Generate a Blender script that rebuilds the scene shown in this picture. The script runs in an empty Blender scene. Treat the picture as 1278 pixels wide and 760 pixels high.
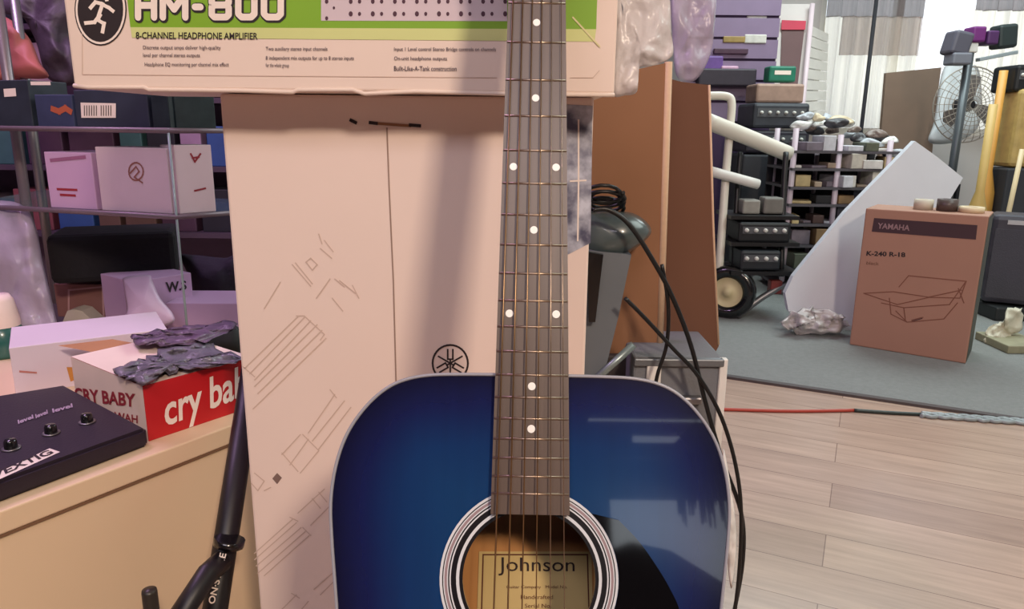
import bpy, bmesh, math, random
from mathutils import Vector, Matrix, noise
random.seed(7)
R = math.radians
S = bpy.context.scene
COL = S.collection

# ------------------------------------------------------------------ camera
FPX = 923.0
PITCH, ROLL = R(13.5), R(0.6)
CAM = Vector((0, 0, 0.80))
fwd = Vector((0, math.cos(PITCH), -math.sin(PITCH)))
up0 = Vector((0, math.sin(PITCH), math.cos(PITCH)))
rt0 = Vector((1, 0, 0))
rgt = rt0 * math.cos(ROLL) + up0 * math.sin(ROLL)
up = up0 * math.cos(ROLL) - rt0 * math.sin(ROLL)
cd = bpy.data.cameras.new('camera')
cam = bpy.data.objects.new('camera', cd)
COL.objects.link(cam)
cd.sensor_fit = 'HORIZONTAL'; cd.sensor_width = 36.0; cd.lens = 36.0 * FPX / 1278.0
cd.clip_start = 0.02; cd.clip_end = 60
M3 = Matrix((rgt, up, -fwd)).transposed()
cam.matrix_world = Matrix.Translation(CAM) @ M3.to_4x4()
S.camera = cam

# ------------------------------------------------------------------ colour management, world, lights
S.view_settings.view_transform = 'Standard'
S.view_settings.look = 'None'
S.view_settings.gamma = 1.0
S.view_settings.exposure = 0.35
S.view_settings.use_curve_mapping = False
W = bpy.data.worlds.new('world'); S.world = W; W.use_nodes = True
W.node_tree.nodes['Background'].inputs[0].default_value = (0.86, 0.93, 1.0, 1)
W.node_tree.nodes['Background'].inputs[1].default_value = 1.5

def area(name, loc, target, sx, sy, power, color):
    d = bpy.data.lights.new(name, 'AREA'); d.shape = 'RECTANGLE'; d.size = sx; d.size_y = sy
    d.energy = power; d.color = color
    o = bpy.data.objects.new(name, d); COL.objects.link(o); o.location = loc
    o.rotation_euler = (Vector(target) - Vector(loc)).to_track_quat('-Z', 'Y').to_euler()
    return o
area('warm_ceiling_spot', (0.86, -1.6, 2.28), (-0.15, 0.8, 0.6), 0.28, 0.28, 44, (1.0, 0.80, 0.63))
area('shop_ceiling_panel', (-0.5, -1.3, 2.6), (-0.3, 0.8, 0.3), 1.3, 0.9, 27, (0.93, 0.86, 1.0))
area('purple_led_strip', (-1.35, 1.35, 2.1), (-0.85, 1.45, 0.4), 1.0, 0.25, 15, (0.88, 0.55, 1.0))
area('back_room_panel', (1.9, 3.6, 2.6), (1.7, 3.3, 0), 2.0, 1.2, 52, (0.86, 1.0, 1.0))
area('front_right_fill', (2.3, 1.3, 2.6), (1.9, 1.6, 0), 1.2, 1.2, 22, (0.84, 1.0, 0.95))  # added fill lamp, stands in for window light on the right floor
area('window_daylight', (2.4, 5.65, 1.6), (1.6, 2.0, 0.4), 2.6, 1.6, 14, (0.90, 0.97, 1.0))

# ------------------------------------------------------------------ pixel -> point helpers
def ray(px, py):
    return rgt * ((px - 639) / FPX) + up * ((380 - py) / FPX) + fwd
def P(px, py, Z): return CAM + ray(px, py) * Z
def G(px, py, h=0.0):
    r = ray(px, py); return CAM + r * ((h - CAM.z) / r.z)
def ZG(px, py, h=0.0): return (G(px, py, h) - CAM).dot(fwd)
def YP(px, py, y):
    r = ray(px, py); return CAM + r * ((y - CAM.y) / r.y)

# ------------------------------------------------------------------ materials
def lin(c):
    return tuple(((v / 255) / 12.92 if v / 255 <= 0.04045 else ((v / 255 + 0.055) / 1.055) ** 2.4) for v in c)
MC = {}
def M(name, rgb, rough=0.55, metal=0.0, var=0.12, scale=9.0, bump=0.0, bscale=60, coat=0.0, alpha=1.0, trans=0.0, emit=0.0, sub=0.0):
    if name in MC: return MC[name]
    m = bpy.data.materials.new(name); m.use_nodes = True; nt = m.node_tree
    b = nt.nodes['Principled BSDF']; c = lin(rgb)
    tc = nt.nodes.new('ShaderNodeTexCoord')
    n = nt.nodes.new('ShaderNodeTexNoise'); n.inputs['Scale'].default_value = scale; n.inputs['Detail'].default_value = 4
    nt.links.new(tc.outputs['Object'], n.inputs['Vector'])
    r = nt.nodes.new('ShaderNodeMixRGB')
    r.inputs[1].default_value = (*[v * (1 - var) for v in c], 1); r.inputs[2].default_value = (*[min(1, v * (1 + var)) for v in c], 1)
    nt.links.new(n.outputs['Fac'], r.inputs[0]); nt.links.new(r.outputs[0], b.inputs['Base Color'])
    b.inputs['Roughness'].default_value = rough; b.inputs['Metallic'].default_value = metal
    b.inputs['Coat Weight'].default_value = coat; b.inputs['Coat Roughness'].default_value = 0.05
    b.inputs['Alpha'].default_value = alpha; b.inputs['Transmission Weight'].default_value = trans
    if emit:
        b.inputs['Emission Color'].default_value = (*c, 1); b.inputs['Emission Strength'].default_value = emit
    if bump:
        n2 = nt.nodes.new('ShaderNodeTexNoise'); n2.inputs['Scale'].default_value = bscale; n2.inputs['Detail'].default_value = 3
        nt.links.new(tc.outputs['Object'], n2.inputs['Vector'])
        bp = nt.nodes.new('ShaderNodeBump'); bp.inputs['Strength'].default_value = bump; bp.inputs['Distance'].default_value = 0.004
        nt.links.new(n2.outputs['Fac'], bp.inputs['Height']); nt.links.new(bp.outputs[0], b.inputs['Normal'])
    MC[name] = m
    return m

WHITEBOX = M('white_carton', (232, 212, 200), 0.6, var=0.04, scale=5, bump=0.15, bscale=14)
HMBOX = M('amp_carton', (230, 210, 196), 0.5, var=0.03, scale=6, bump=0.12, bscale=16)
INK = M('dark_ink', (38, 28, 30), 0.6)
FAINT = M('faint_ink', (204, 180, 165), 0.6)
WHITEINK = M('white_ink', (240, 226, 214), 0.5)
BROWN = M('brown_cardboard', (142, 100, 70), 0.75, var=0.1, scale=5, bump=0.2, bscale=18)
BROWN2 = M('dark_cardboard', (106, 70, 50), 0.8, var=0.1, scale=5)
BROWN3 = M('printed_brown_cardboard', (166, 124, 104), 0.75, var=0.07, scale=5)
CARDEDGE = M('cut_cardboard_edge', (205, 172, 142), 0.8, var=0.1, scale=150)
CREAM = M('cream_laminate', (226, 200, 165), 0.45, var=0.05, scale=3)
BLACK = M('black_plastic', (18, 17, 20), 0.45, var=0.2)
BLACKG = M('glossy_black', (14, 14, 16), 0.22, coat=0.5)
BLACKF = M('black_fabric', (16, 12, 18), 0.9, bump=0.3, bscale=90)
CHROME = M('chrome', (200, 200, 205), 0.22, metal=1.0)
STEEL = M('brushed_steel', (150, 148, 150), 0.4, metal=0.9)
WHITEP = M('white_plastic', (225, 222, 216), 0.45, var=0.06)
CREAMP = M('cream_tube', (222, 216, 202), 0.4, var=0.08)
LILAC = M('pale_carton', (216, 200, 212), 0.6, var=0.06)
LILAC2 = M('lilac_carton', (196, 160, 196), 0.6, var=0.08)
RED = M('red_print', (188, 24, 30), 0.5, var=0.1)
REDINK = M('red_ink', (150, 40, 52), 0.6)
GREY = M('grey_carpeted_panel', (112, 114, 118), 0.8, bump=0.2, bscale=200)
DARK = M('dark_grey', (44, 44, 50), 0.7)
TEAL = M('teal_liquid', (36, 92, 84), 0.25, coat=0.3)
PLASTICW = M('cloudy_plastic', (214, 206, 204), 0.3, alpha=0.72, bump=0.9, bscale=45, var=0.15, scale=30)
PLASTICP = M('clear_purple_plastic', (184, 172, 190), 0.3, alpha=0.62, bump=0.8, bscale=30, var=0.35, scale=14)
def glass(name, rgb, alpha):
    return M(name, rgb, 0.06, alpha=alpha, var=0.02)
GLASS = glass('shelf_glass', (120, 140, 140), 0.30)
GLASSEDGE = M('glass_edge', (150, 165, 165), 0.2, var=0.2, scale=30)

# ------------------------------------------------------------------ mesh helpers
class MB:
    def __init__(s): s.b = bmesh.new()
    def box(s, c, size, mat=None, bev=0.0):
        r = bmesh.ops.create_cube(s.b, size=1.0); vs = r['verts']
        bmesh.ops.scale(s.b, vec=Vector(size), verts=vs)
        if bev:
            es = list({e for v in vs for e in v.link_edges})
            rr = bmesh.ops.bevel(s.b, geom=es, offset=bev, segments=2, affect='EDGES', profile=0.5)
            vs = list({v for f in rr['faces'] for v in f.verts} | {v for v in vs if v.is_valid})
        if mat is not None: bmesh.ops.transform(s.b, matrix=mat.to_4x4(), verts=vs)
        bmesh.ops.translate(s.b, vec=Vector(c), verts=vs); return s
    def tube(s, pts, r, seg=10, closed=False, cap=True):
        pts = [Vector(p) for p in pts]; n = len(pts)
        rs = r if isinstance(r, (list, tuple)) else [r] * n
        rings = []; ref = None
        for i, p in enumerate(pts):
            if closed: t = pts[(i + 1) % n] - pts[i - 1]
            else: t = pts[min(i + 1, n - 1)] - pts[max(i - 1, 0)]
            t.normalize()
            if ref is None:
                ref = t.orthogonal().normalized()
            ref = (ref - t * ref.dot(t)).normalized()
            bi = t.cross(ref)
            rings.append([s.b.verts.new(p + (ref * math.cos(a) + bi * math.sin(a)) * rs[i]) for a in [2 * math.pi * k / seg for k in range(seg)]])
        m = n if closed else n - 1
        for i in range(m):
            A, B = rings[i], rings[(i + 1) % n]
            for k in range(seg):
                f = s.b.faces.new((A[k], A[(k + 1) % seg], B[(k + 1) % seg], B[k])); f.smooth = True
        if cap and not closed:
            s.b.faces.new(list(reversed(rings[0]))); s.b.faces.new(rings[-1])
        return s
    def poly(s, pts, off=None):
        """flat polygon, or a prism when off (a vector) is given"""
        pts = [Vector(p) for p in pts]
        a = [s.b.verts.new(p) for p in pts]; s.b.faces.new(a)
        if off is not None:
            off = Vector(off)
            b = [s.b.verts.new(p + off) for p in pts]; s.b.faces.new(list(reversed(b)))
            n = len(a)
            for i in range(n): s.b.faces.new((a[i], b[i], b[(i + 1) % n], a[(i + 1) % n]))
        return s
    def lathe(s, prof, org=(0, 0, 0), axis=(0, 0, 1), seg=28, smooth=True):
        ax = Vector(axis).normalized(); u = ax.orthogonal().normalized(); w = ax.cross(u); o = Vector(org)
        rings = []
        for r, h in prof:
            if r < 1e-6: rings.append([s.b.verts.new(o + ax * h)])
            else: rings.append([s.b.verts.new(o + ax * h + (u * math.cos(2 * math.pi * k / seg) + w * math.sin(2 * math.pi * k / seg)) * r) for k in range(seg)])
        for A, B in zip(rings, rings[1:]):
            for k in range(seg):
                k2 = (k + 1) % seg
                if len(A) == 1 and len(B) == 1: continue
                if len(A) == 1: f = s.b.faces.new((A[0], B[k], B[k2]))
                elif len(B) == 1: f = s.b.faces.new((A[k], A[k2], B[0]))
                else: f = s.b.faces.new((A[k], A[k2], B[k2], B[k]))
                f.smooth = smooth
        return s
    def ring(s, r0, r1, z, a0=0, a1=2 * math.pi, n=72):
        full = abs(a1 - a0 - 2 * math.pi) < 1e-4
        A = []; B = []
        for k in range(n + (0 if full else 1)):
            a = a0 + (a1 - a0) * k / n
            A.append(s.b.verts.new((r0 * math.cos(a), r0 * math.sin(a), z))); B.append(s.b.verts.new((r1 * math.cos(a), r1 * math.sin(a), z)))
        m = len(A)
        for k in range(m if full else m - 1):
            s.b.faces.new((A[k], B[k], B[(k + 1) % m], A[(k + 1) % m]))
        return s
    def done(s, name, mat, parent=None, recalc=True):
        if recalc: bmesh.ops.recalc_face_normals(s.b, faces=s.b.faces)
        me = bpy.data.meshes.new(name); s.b.to_mesh(me); s.b.free()
        me.materials.append(mat)
        o = bpy.data.objects.new(name, me); COL.objects.link(o)
        if parent: o.parent = parent
        return o
def tag(o, label, cat, group=None, kind=None):
    o['label'] = label; o['category'] = cat
    if group: o['group'] = group
    if kind: o['kind'] = kind
    return o
def struct(o, kind='structure'): o['kind'] = kind; return o
def empty(name, mw):
    o = bpy.data.objects.new(name, None); COL.objects.link(o); o.empty_display_size = 0.05
    o.matrix_world = mw if isinstance(mw, Matrix) else Matrix.Translation(Vector(mw))
    o['mw'] = 0
    del o['mw']
    MWS[o.name] = o.matrix_basis.copy(); return o
MWS = {}
def setm(o, mw): o.matrix_world = mw; MWS[o.name] = mw.copy(); return o
def mwof(o): return MWS.get(o.name, Matrix.Identity(4))

def spline(pts, sub=6, closed=False):
    pts = [Vector(p) for p in pts]; n = len(pts); out = []
    rng = n if closed else n - 1
    for i in range(rng):
        p0 = pts[i - 1] if (closed or i > 0) else pts[0]
        p1 = pts[i]; p2 = pts[(i + 1) % n]; p3 = pts[(i + 2) % n] if (closed or i + 2 < n) else pts[-1]
        for k in range(sub):
            t = k / sub
            out.append(0.5 * ((2 * p1) + (-p0 + p2) * t + (2 * p0 - 5 * p1 + 4 * p2 - p3) * t * t + (-p0 + 3 * p1 - 3 * p2 + p3) * t ** 3))
    if not closed: out.append(pts[-1])
    return out

# face frames on a carton whose local front is y=0, depth towards +y
class Face:
    """plane in the parent's local space; maps pixels of the photograph to points on it"""
    def __init__(s, o, org, n): s.o = o; s.org = Vector(org); s.n = Vector(n).normalized(); s.inv = mwof(o).inverted()
    def pt(s, px, py, lift=0.0005):
        c = s.inv @ CAM; d = (s.inv.to_3x3() @ ray(px, py))
        t = (s.org - c).dot(s.n) / d.dot(s.n)
        return c + d * t + s.n * lift
    def area(s, name, pxs, mat, lift=0.0005):
        return MB().poly([s.pt(x, y, lift) for x, y in pxs]).done(name, mat, s.o, False)
    def strokes(s, name, lines, width, mat, lift=0.0006, rnd=False):
        m = MB(); q_ = 0
        for ln in lines:
            pts = [s.pt(x, y, lift) for x, y in ln]
            for a, b in zip(pts, pts[1:]):
                d = (b - a); q_ += 1; up_ = s.n * (.00003 * (q_ % 9)); a = a + up_; b = b + up_
                if d.length < 1e-6: continue
                w = d.cross(s.n).normalized() * width / 2; e = d.normalized() * width * 0.42
                if rnd: e = e * 0
                m.b.faces.new([m.b.verts.new(q) for q in (a - w - e, b - w + e, b + w + e, a + w - e)])
                if rnd:
                    for c_, l_ in ((a, .000005), (b, .00001)):
                        u_ = d.normalized() * width / 2
                        m.b.faces.new([m.b.verts.new(c_ + s.n * l_ + u_ * math.cos(R(g)) + w * math.sin(R(g))) for g in range(0, 360, 36)])
        return m.done(name, mat, s.o, False)
    def text(s, name, body, quad, mat, lift=0.0008, bold=0.0):
        """quad = TL, TR, BR, BL pixels: text stretched to fill it"""
        cu = bpy.data.curves.new('t', 'FONT'); cu.body = body; cu.offset = bold; cu.resolution_u = 3
        to = bpy.data.objects.new('t', cu); COL.objects.link(to)
        dg = bpy.context.evaluated_depsgraph_get(); me = bpy.data.meshes.new_from_object(to.evaluated_get(dg))
        bpy.data.objects.remove(to)
        xs = [v.co.x for v in me.vertices]; ys = [v.co.y for v in me.vertices]
        x0, x1, y0, y1 = min(xs), max(xs), min(ys), max(ys)
        TL, TR, BR, BL = [s.pt(x, y, lift) for x, y in quad]
        for v in me.vertices:
            a = (v.co.x - x0) / (x1 - x0); b = (v.co.y - y0) / (y1 - y0)
            v.co = (BL * (1 - a) + BR * a) * (1 - b) + (TL * (1 - a) + TR * a) * b
        me.materials.clear(); me.materials.append(mat); me.name = name
        o = bpy.data.objects.new(name, me); COL.objects.link(o); o.parent = s.o
        return o

def carton(name, A, B, h, depth, mat, bev=0.002, base=None):
    """box standing with its front bottom edge from A to B (left to right as seen), as one mesh"""
    A = Vector(A); B = Vector(B); z = A.z if base is None else base
    d = Vector((B.x - A.x, B.y - A.y, 0)); w = d.length; ang = math.atan2(d.y, d.x)
    mid = Vector(((A.x + B.x) / 2, (A.y + B.y) / 2, z))
    mw = Matrix.Translation(mid) @ Matrix.Rotation(ang, 4, 'Z')
    m = MB().box((0, depth / 2, h / 2), (w, depth, h), bev=bev)
    o = m.done(name, mat); setm(o, mw)
    o['w'] = w; W_ = (w, depth, h); del o['w']
    DIM[o.name] = W_
    return o
DIM = {}
def front(o): return Face(o, (0, 0, 0), (0, -1, 0))
def side(o, sx): return Face(o, (sx * DIM[o.name][0] / 2, 0, 0), (sx, 0, 0))
def topf(o): return Face(o, (0, 0, DIM[o.name][2]), (0, 0, 1))
def height_at(A, px, py):
    """height above A of the pixel on the vertical plane facing the camera through A"""
    p = YP(px, py, A.y); return p.z - A.z

def pillow(name, outline, Z, thick, mat, wr=0.004, freq=14, rings=9, sub=5, parent=None, center=None, back=0.5, edge_j=0.0):
    """soft body: outline in the photograph at distance Z (number or function), swelling to both sides"""
    zf = Z if callable(Z) else (lambda x, y: Z)
    o2 = [(p.x, p.y) for p in spline([(x, y, 0) for x, y in outline], sub, True)]
    if edge_j: o2 = [(x + edge_j * (noise.noise(Vector((x * .11, y * .17, 3))) + .6 * noise.noise(Vector((x * .37, y * .4, 9)))), y + edge_j * .7 * (noise.noise(Vector((x * .13, y * .12, 7))) + .6 * noise.noise(Vector((x * .41, y * .33, 1))))) for x, y in o2]
    cx = sum(p[0] for p in o2) / len(o2); cy = sum(p[1] for p in o2) / len(o2)
    if center: cx, cy = center
    b = bmesh.new(); n = len(o2)
    def pt(t, x, y, sgn):
        X = cx + (x - cx) * t; Y = cy + (y - cy) * t
        base = P(X, Y, zf(X, Y)); d = ray(X, Y).normalized()
        k = math.sqrt(max(0, 1 - t ** 2.2))
        nz = noise.noise(base * freq) * wr * 2 + noise.noise(base * freq * 2.7) * wr
        return base + d * (sgn * thick * k * (1 if sgn < 0 else back) + nz * (1 if t < 1 else 0.3))
    edge = [b.verts.new(pt(1, x, y, -1)) for x, y in o2]
    for sgn in (-1, 1):
        prev = edge
        for r in range(rings - 1, 0, -1):
            t = r / rings; t = t ** 0.8
            cur = [b.verts.new(pt(t, x, y, sgn)) for x, y in o2]
            for k in range(n): b.faces.new((prev[k], prev[(k + 1) % n], cur[(k + 1) % n], cur[k])).smooth = True
            prev = cur
        c = b.verts.new(pt(0, cx, cy, sgn))
        for k in range(n): b.faces.new((prev[k], prev[(k + 1) % n], c)).smooth = True
    bmesh.ops.recalc_face_normals(b, faces=b.faces)
    me = bpy.data.meshes.new(name); b.to_mesh(me); b.free(); me.materials.append(mat)
    o = bpy.data.objects.new(name, me); COL.objects.link(o)
    if parent: o.parent = parent
    return o

def sheet(name, pxs, yplane, thick, mat, tilt=0.0, parent=None):
    """rigid sheet with real thickness standing on the vertical plane Y = yplane (tilt: extra Y per metre of height)"""
    pts = []
    for x, y in pxs:
        p = YP(x, y, yplane)
        for _ in range(4): p = YP(x, y, yplane + tilt * p.z)
        pts.append(p)
    return MB().poly(pts, (0, thick, 0)).done(name, mat, parent)

# ================================================================== SETTING
def wood_floor():
    m = bpy.data.materials.new('plank_floor'); m.use_nodes = True; nt = m.node_tree; N = nt.nodes.new; L = nt.links.new
    b = nt.nodes['Principled BSDF']; tc = N('ShaderNodeTexCoord'); mp = N('ShaderNodeMapping')
    mp.inputs['Rotation'].default_value[2] = -PLANK_ANG
    L(tc.outputs['Object'], mp.inputs[0])
    br = N('ShaderNodeTexBrick'); br.inputs['Scale'].default_value = 1.0
    br.inputs['Brick Width'].default_value = 1.1; br.inputs['Row Height'].default_value = 0.125
    br.inputs['Mortar Size'].default_value = 0.0012; br.inputs['Mortar Smooth'].default_value = 0.3
    br.inputs['Color1'].default_value = (*lin((190, 166, 148)), 1); br.inputs['Color2'].default_value = (*lin((168, 144, 129)), 1)
    br.inputs['Mortar'].default_value = (*lin((130, 106, 94)), 1); br.offset = 0.37
    L(mp.outputs[0], br.inputs['Vector'])
    m2 = N('ShaderNodeMapping'); m2.inputs['Scale'].default_value = (2.2, 26, 1); L(mp.outputs[0], m2.inputs[0])
    n = N('ShaderNodeTexNoise'); n.inputs['Scale'].default_value = 1.6; n.inputs['Detail'].default_value = 8; n.inputs['Roughness'].default_value = 0.65
    L(m2.outputs[0], n.inputs['Vector'])
    cr = N('ShaderNodeValToRGB'); cr.color_ramp.elements[0].position = 0.32; cr.color_ramp.elements[1].position = 0.68
    cr.color_ramp.elements[0].color = (0.74, 0.72, 0.72, 1); cr.color_ramp.elements[1].color = (1.08, 1.06, 1.05, 1)
    L(n.outputs['Fac'], cr.inputs[0])
    mx = N('ShaderNodeMixRGB'); mx.blend_type = 'MULTIPLY'; mx.inputs[0].default_value = 0.9
    L(br.outputs['Color'], mx.inputs[1]); L(cr.outputs[0], mx.inputs[2]); L(mx.outputs[0], b.inputs['Base Color'])
    b.inputs['Roughness'].default_value = 0.27
    return m
cA, cB = G(905, 471), G(1278, 526)
PLANK_ANG = math.atan2(cB.y - cA.y, cB.x - cA.x)
fl = MB().box((0.4, 1.3, -0.05), (7.2, 8.6, 0.1)).done('floor', wood_floor()); struct(fl)
dirc = (cB - cA).normalized()
# carpet of the back room
def carpet_mat():
    m = M('grey_carpet', (128, 130, 128), 0.95, var=0.16, scale=70, bump=0.7, bscale=260); return m
e0 = cA - dirc * 2.9; e1 = cB + dirc * 1.6
cm = MB(); bk = 5.58
cm.poly([Vector((e0.x, e0.y, 0)), Vector((e1.x, e1.y, 0)), Vector((3.98, bk, 0)), Vector((e0.x, bk, 0))], (0, 0, 0.006))
cp = cm.done('carpet', carpet_mat()); struct(cp)
tr = MB(); nrm = Vector((-dirc.y, dirc.x, 0))
tr.poly([e0 - nrm * 0.012 + Vector((0, 0, .0003)), e1 - nrm * 0.012 + Vector((0, 0, .0003)), e1 + nrm * 0.012 + Vector((0, 0, .0003)), e0 + nrm * 0.012 + Vector((0, 0, .0003))], (0, 0, 0.008))
struct(tr.done('trim_1', M('dark_edge_strip', (74, 66, 66), 0.5)))
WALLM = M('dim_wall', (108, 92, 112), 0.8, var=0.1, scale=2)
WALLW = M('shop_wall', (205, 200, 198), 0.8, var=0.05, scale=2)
struct(MB().box((0.4, 1.3, 2.78), (7.2, 8.6, 0.1)).done('ceiling', WALLW))
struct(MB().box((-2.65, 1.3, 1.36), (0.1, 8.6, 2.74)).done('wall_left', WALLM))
struct(MB().box((4.05, 1.3, 1.36), (0.1, 8.6, 2.74)).done('wall_right', WALLW))
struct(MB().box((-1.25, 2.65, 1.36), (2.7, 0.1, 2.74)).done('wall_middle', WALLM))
# far wall with a wide window opening
wx0, wx1, wz0, wz1 = YP(1018, 80, 5.5).x, 3.95, YP(1100, 168, 5.5).z, 2.5
fw = MB()
fw.box(((-2.6 + wx0) / 2, 5.55, 1.36), (wx0 + 2.6, 0.1, 2.74)); fw.box(((wx1 + 4.0) / 2, 5.55, 1.36), (4.0 - wx1, 0.1, 2.74))
fw.box(((wx0 + wx1) / 2, 5.55, wz0 / 2), (wx1 - wx0, 0.1, wz0)); fw.box(((wx0 + wx1) / 2, 5.55, (wz1 + 2.73) / 2), (wx1 - wx0, 0.1, 2.73 - wz1))
struct(fw.done('wall_far', WALLW))
wf = MB()
for x in (wx0 + .02, YP(1120, 60, 5.5).x, wx1 - .02): wf.box((x, 5.55, (wz0 + wz1) / 2), (0.05, 0.06, wz1 - wz0))
for z in (wz0 + .02, wz1 - .02): wf.box(((wx0 + wx1) / 2, 5.55, z), (wx1 - wx0, 0.06, 0.05))
w1 = wf.done('window_1', WHITEP); struct(w1)
MB().box(((wx0 + wx1) / 2, 5.56, (wz0 + wz1) / 2), (wx1 - wx0 - .1, 0.006, wz1 - wz0 - .1)).done('window_pane', glass('window_glass', (235, 245, 250), 0.08), w1)
# rear wall behind the camera, window openings added for reflections in the lacquer
WZ = .87
REARM = M('rear_wall', (92, 84, 96), 0.8)
def solid_with_holes(name, x0, x1, z0, z1, y, th, holes, mat):
    xs = sorted({x0, x1} | {h[0] for h in holes} | {h[1] for h in holes}); zs = sorted({z0, z1} | {h[2] for h in holes} | {h[3] for h in holes})
    m = MB()
    for a, b in zip(xs, xs[1:]):
        for c, d in zip(zs, zs[1:]):
            cx_, cz_ = (a + b) / 2, (c + d) / 2
            if any(h[0] < cx_ < h[1] and h[2] < cz_ < h[3] for h in holes): continue
            m.box((cx_, y, cz_), (b - a, th, d - c))
    return m.done(name, mat)
HOLES = [(0.50, 1.16, WZ, WZ + .50), (0.42, 1.1, WZ + .91, WZ + .96), (.66, 1.25, WZ + .79, WZ + .86), (.5, .9, WZ + .70, WZ + .73)]  # unseen opening and slits, sized to mirror as patch and streaks on the guitar
struct(solid_with_holes('wall_back', -3.2, 4.0, -.01, 2.73, -2.95, .1, HOLES, REARM))
for k, h_ in enumerate(HOLES[:1]):
    wb_ = MB()
    for x in (h_[0], h_[1]): wb_.box((x, -2.9, (h_[2] + h_[3]) / 2), (.03, .04, h_[3] - h_[2]))
    for z in (h_[2], h_[3]): wb_.box(((h_[0] + h_[1]) / 2, -2.9, z), (h_[1] - h_[0], .04, .03))
    struct(wb_.done('window_%d' % (k + 2), MC['rear_wall']))
lb_ = MB().poly([(.30, -2.86, 0), (1.3, -2.80, 0), (1.3, -2.84, WZ - .1), (.80, -2.86, WZ + .21), (.60, -2.86, WZ + .25), (.30, -2.86, WZ + .14)], (0, .03, 0)).done('reflection_mask_panel', M('dark_panel', (40, 36, 44), .7))  # unseen, added to block the lower part of the window reflection
tag(lb_, 'unseen dark panel added behind the camera to cut the window reflection aslant', 'panel')
fern = empty('reflection_plant', (.98, -2.75, WZ + .85)); tag(fern, 'unseen drooping plant added behind the camera to notch the window reflection', 'plant')  # unseen leaves, added for the jagged edge of the reflection
m = MB(); random.seed(3)
for k in range(46):
    a = random.uniform(0, 6.28); r = random.uniform(.02, .15); L_ = random.uniform(.32, .55)
    m.tube([(0, 0, 0), (math.cos(a) * r, math.sin(a) * r * .4, -.12), (math.cos(a) * r * 1.1, math.sin(a) * r * .5, -L_)], [.012, .022, .004], 5)
m.done('leaves', M('dark_leaf', (36, 44, 40), .7), fern); MB().tube([(0, 0, 0), (0, 0, 2.73 - WZ - .85)], .004, 6).done('cord', BLACK, fern)
random.seed(7)

# ================================================================== GUITAR
def rot_cam(v): return rgt * v[0] + up * v[1] + fwd * v[2]
nd = rot_cam((0.0062, 0.366, 0.047)).normalized()
gx = (rgt - nd * rgt.dot(nd)).normalized()
gz = gx.cross(nd)
S0 = P(660.5, 725, 0.5225)
gm = Matrix((gx, nd, gz)).transposed().to_4x4(); gm.translation = S0
gt = empty('acoustic_guitar', gm)
tag(gt, 'blue sunburst acoustic guitar with white rosette, standing before the tall white box', 'guitar')
BZ = -0.007                                 # soundboard lies this far behind the fretboard face
half = [(0.145, 0.0), (0.1448, 0.05), (0.1435, 0.078), (0.1385, 0.098), (0.129, 0.113), (0.114, 0.1265), (0.096, 0.1365), (0.074, 0.1425), (0.050, 0.1445), (0.025, 0.1425), (0.0, 0.1395),
        (-0.025, 0.1365), (-0.05, 0.135), (-0.075, 0.137), (-0.10, 0.144), (-0.14, 0.163), (-0.18, 0.183), (-0.22, 0.1955), (-0.26, 0.196), (-0.295, 0.182), (-0.325, 0.152), (-0.345, 0.108), (-0.354, 0.055), (-0.356, 0.0)]
ctrl = [Vector((w, v, 0)) for v, w in half] + [Vector((-w, v, 0)) for v, w in reversed(half[1:-1])]
outl = spline(ctrl, 5, True)
HR = 0.0475
def blue_mat():
    m = bpy.data.materials.new('blue_burst_lacquer'); m.use_nodes = True; nt = m.node_tree; N = nt.nodes.new; L = nt.links.new
    b = nt.nodes['Principled BSDF']
    at = N('ShaderNodeAttribute'); at.attribute_name = 'burst'
    cr = N('ShaderNodeValToRGB'); e = cr.color_ramp.elements
    e[0].position = 0.0; e[0].color = (*lin((20, 58, 104)), 1)
    e[1].position = 1.0; e[1].color = (*lin((15, 15, 42)), 1)
    x = e.new(0.38); x.color = (*lin((18, 50, 98)), 1)
    x = e.new(0.72); x.color = (*lin((20, 28, 76)), 1)
    L(at.outputs['Fac'], cr.inputs[0])
    tc = N('ShaderNodeTexCoord'); mp = N('ShaderNodeMapping'); mp.inputs['Scale'].default_value = (110, 3, 1); L(tc.outputs['Object'], mp.inputs[0])
    n = N('ShaderNodeTexNoise'); n.inputs['Scale'].default_value = 1; n.inputs['Detail'].default_value = 3; L(mp.outputs[0], n.inputs['Vector'])
    mr = N('ShaderNodeMapRange'); mr.inputs[3].default_value = 0.86; mr.inputs[4].default_value = 1.12; L(n.outputs['Fac'], mr.inputs[0])
    mx = N('ShaderNodeMixRGB'); mx.blend_type = 'MULTIPLY'; mx.inputs[0].default_value = 1
    L(cr.outputs[0], mx.inputs[1]); L(mr.outputs[0], mx.inputs[2]); L(mx.outputs[0], b.inputs['Base Color'])
    b.inputs['Roughness'].default_value = 0.16; b.inputs['Coat Weight'].default_value = 1.0; b.inputs['Coat Roughness'].default_value = 0.03
    n2 = N('ShaderNodeTexNoise'); n2.inputs['Scale'].default_value = 22; L(tc.outputs['Object'], n2.inputs['Vector'])
    bp = N('ShaderNodeBump'); bp.inputs['Strength'].default_value = 0.06; bp.inputs['Distance'].default_value = 0.002
    L(n2.outputs['Fac'], bp.inputs['Height']); L(bp.outputs[0], b.inputs['Normal'])
    return m
BLUE = blue_mat()
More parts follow.
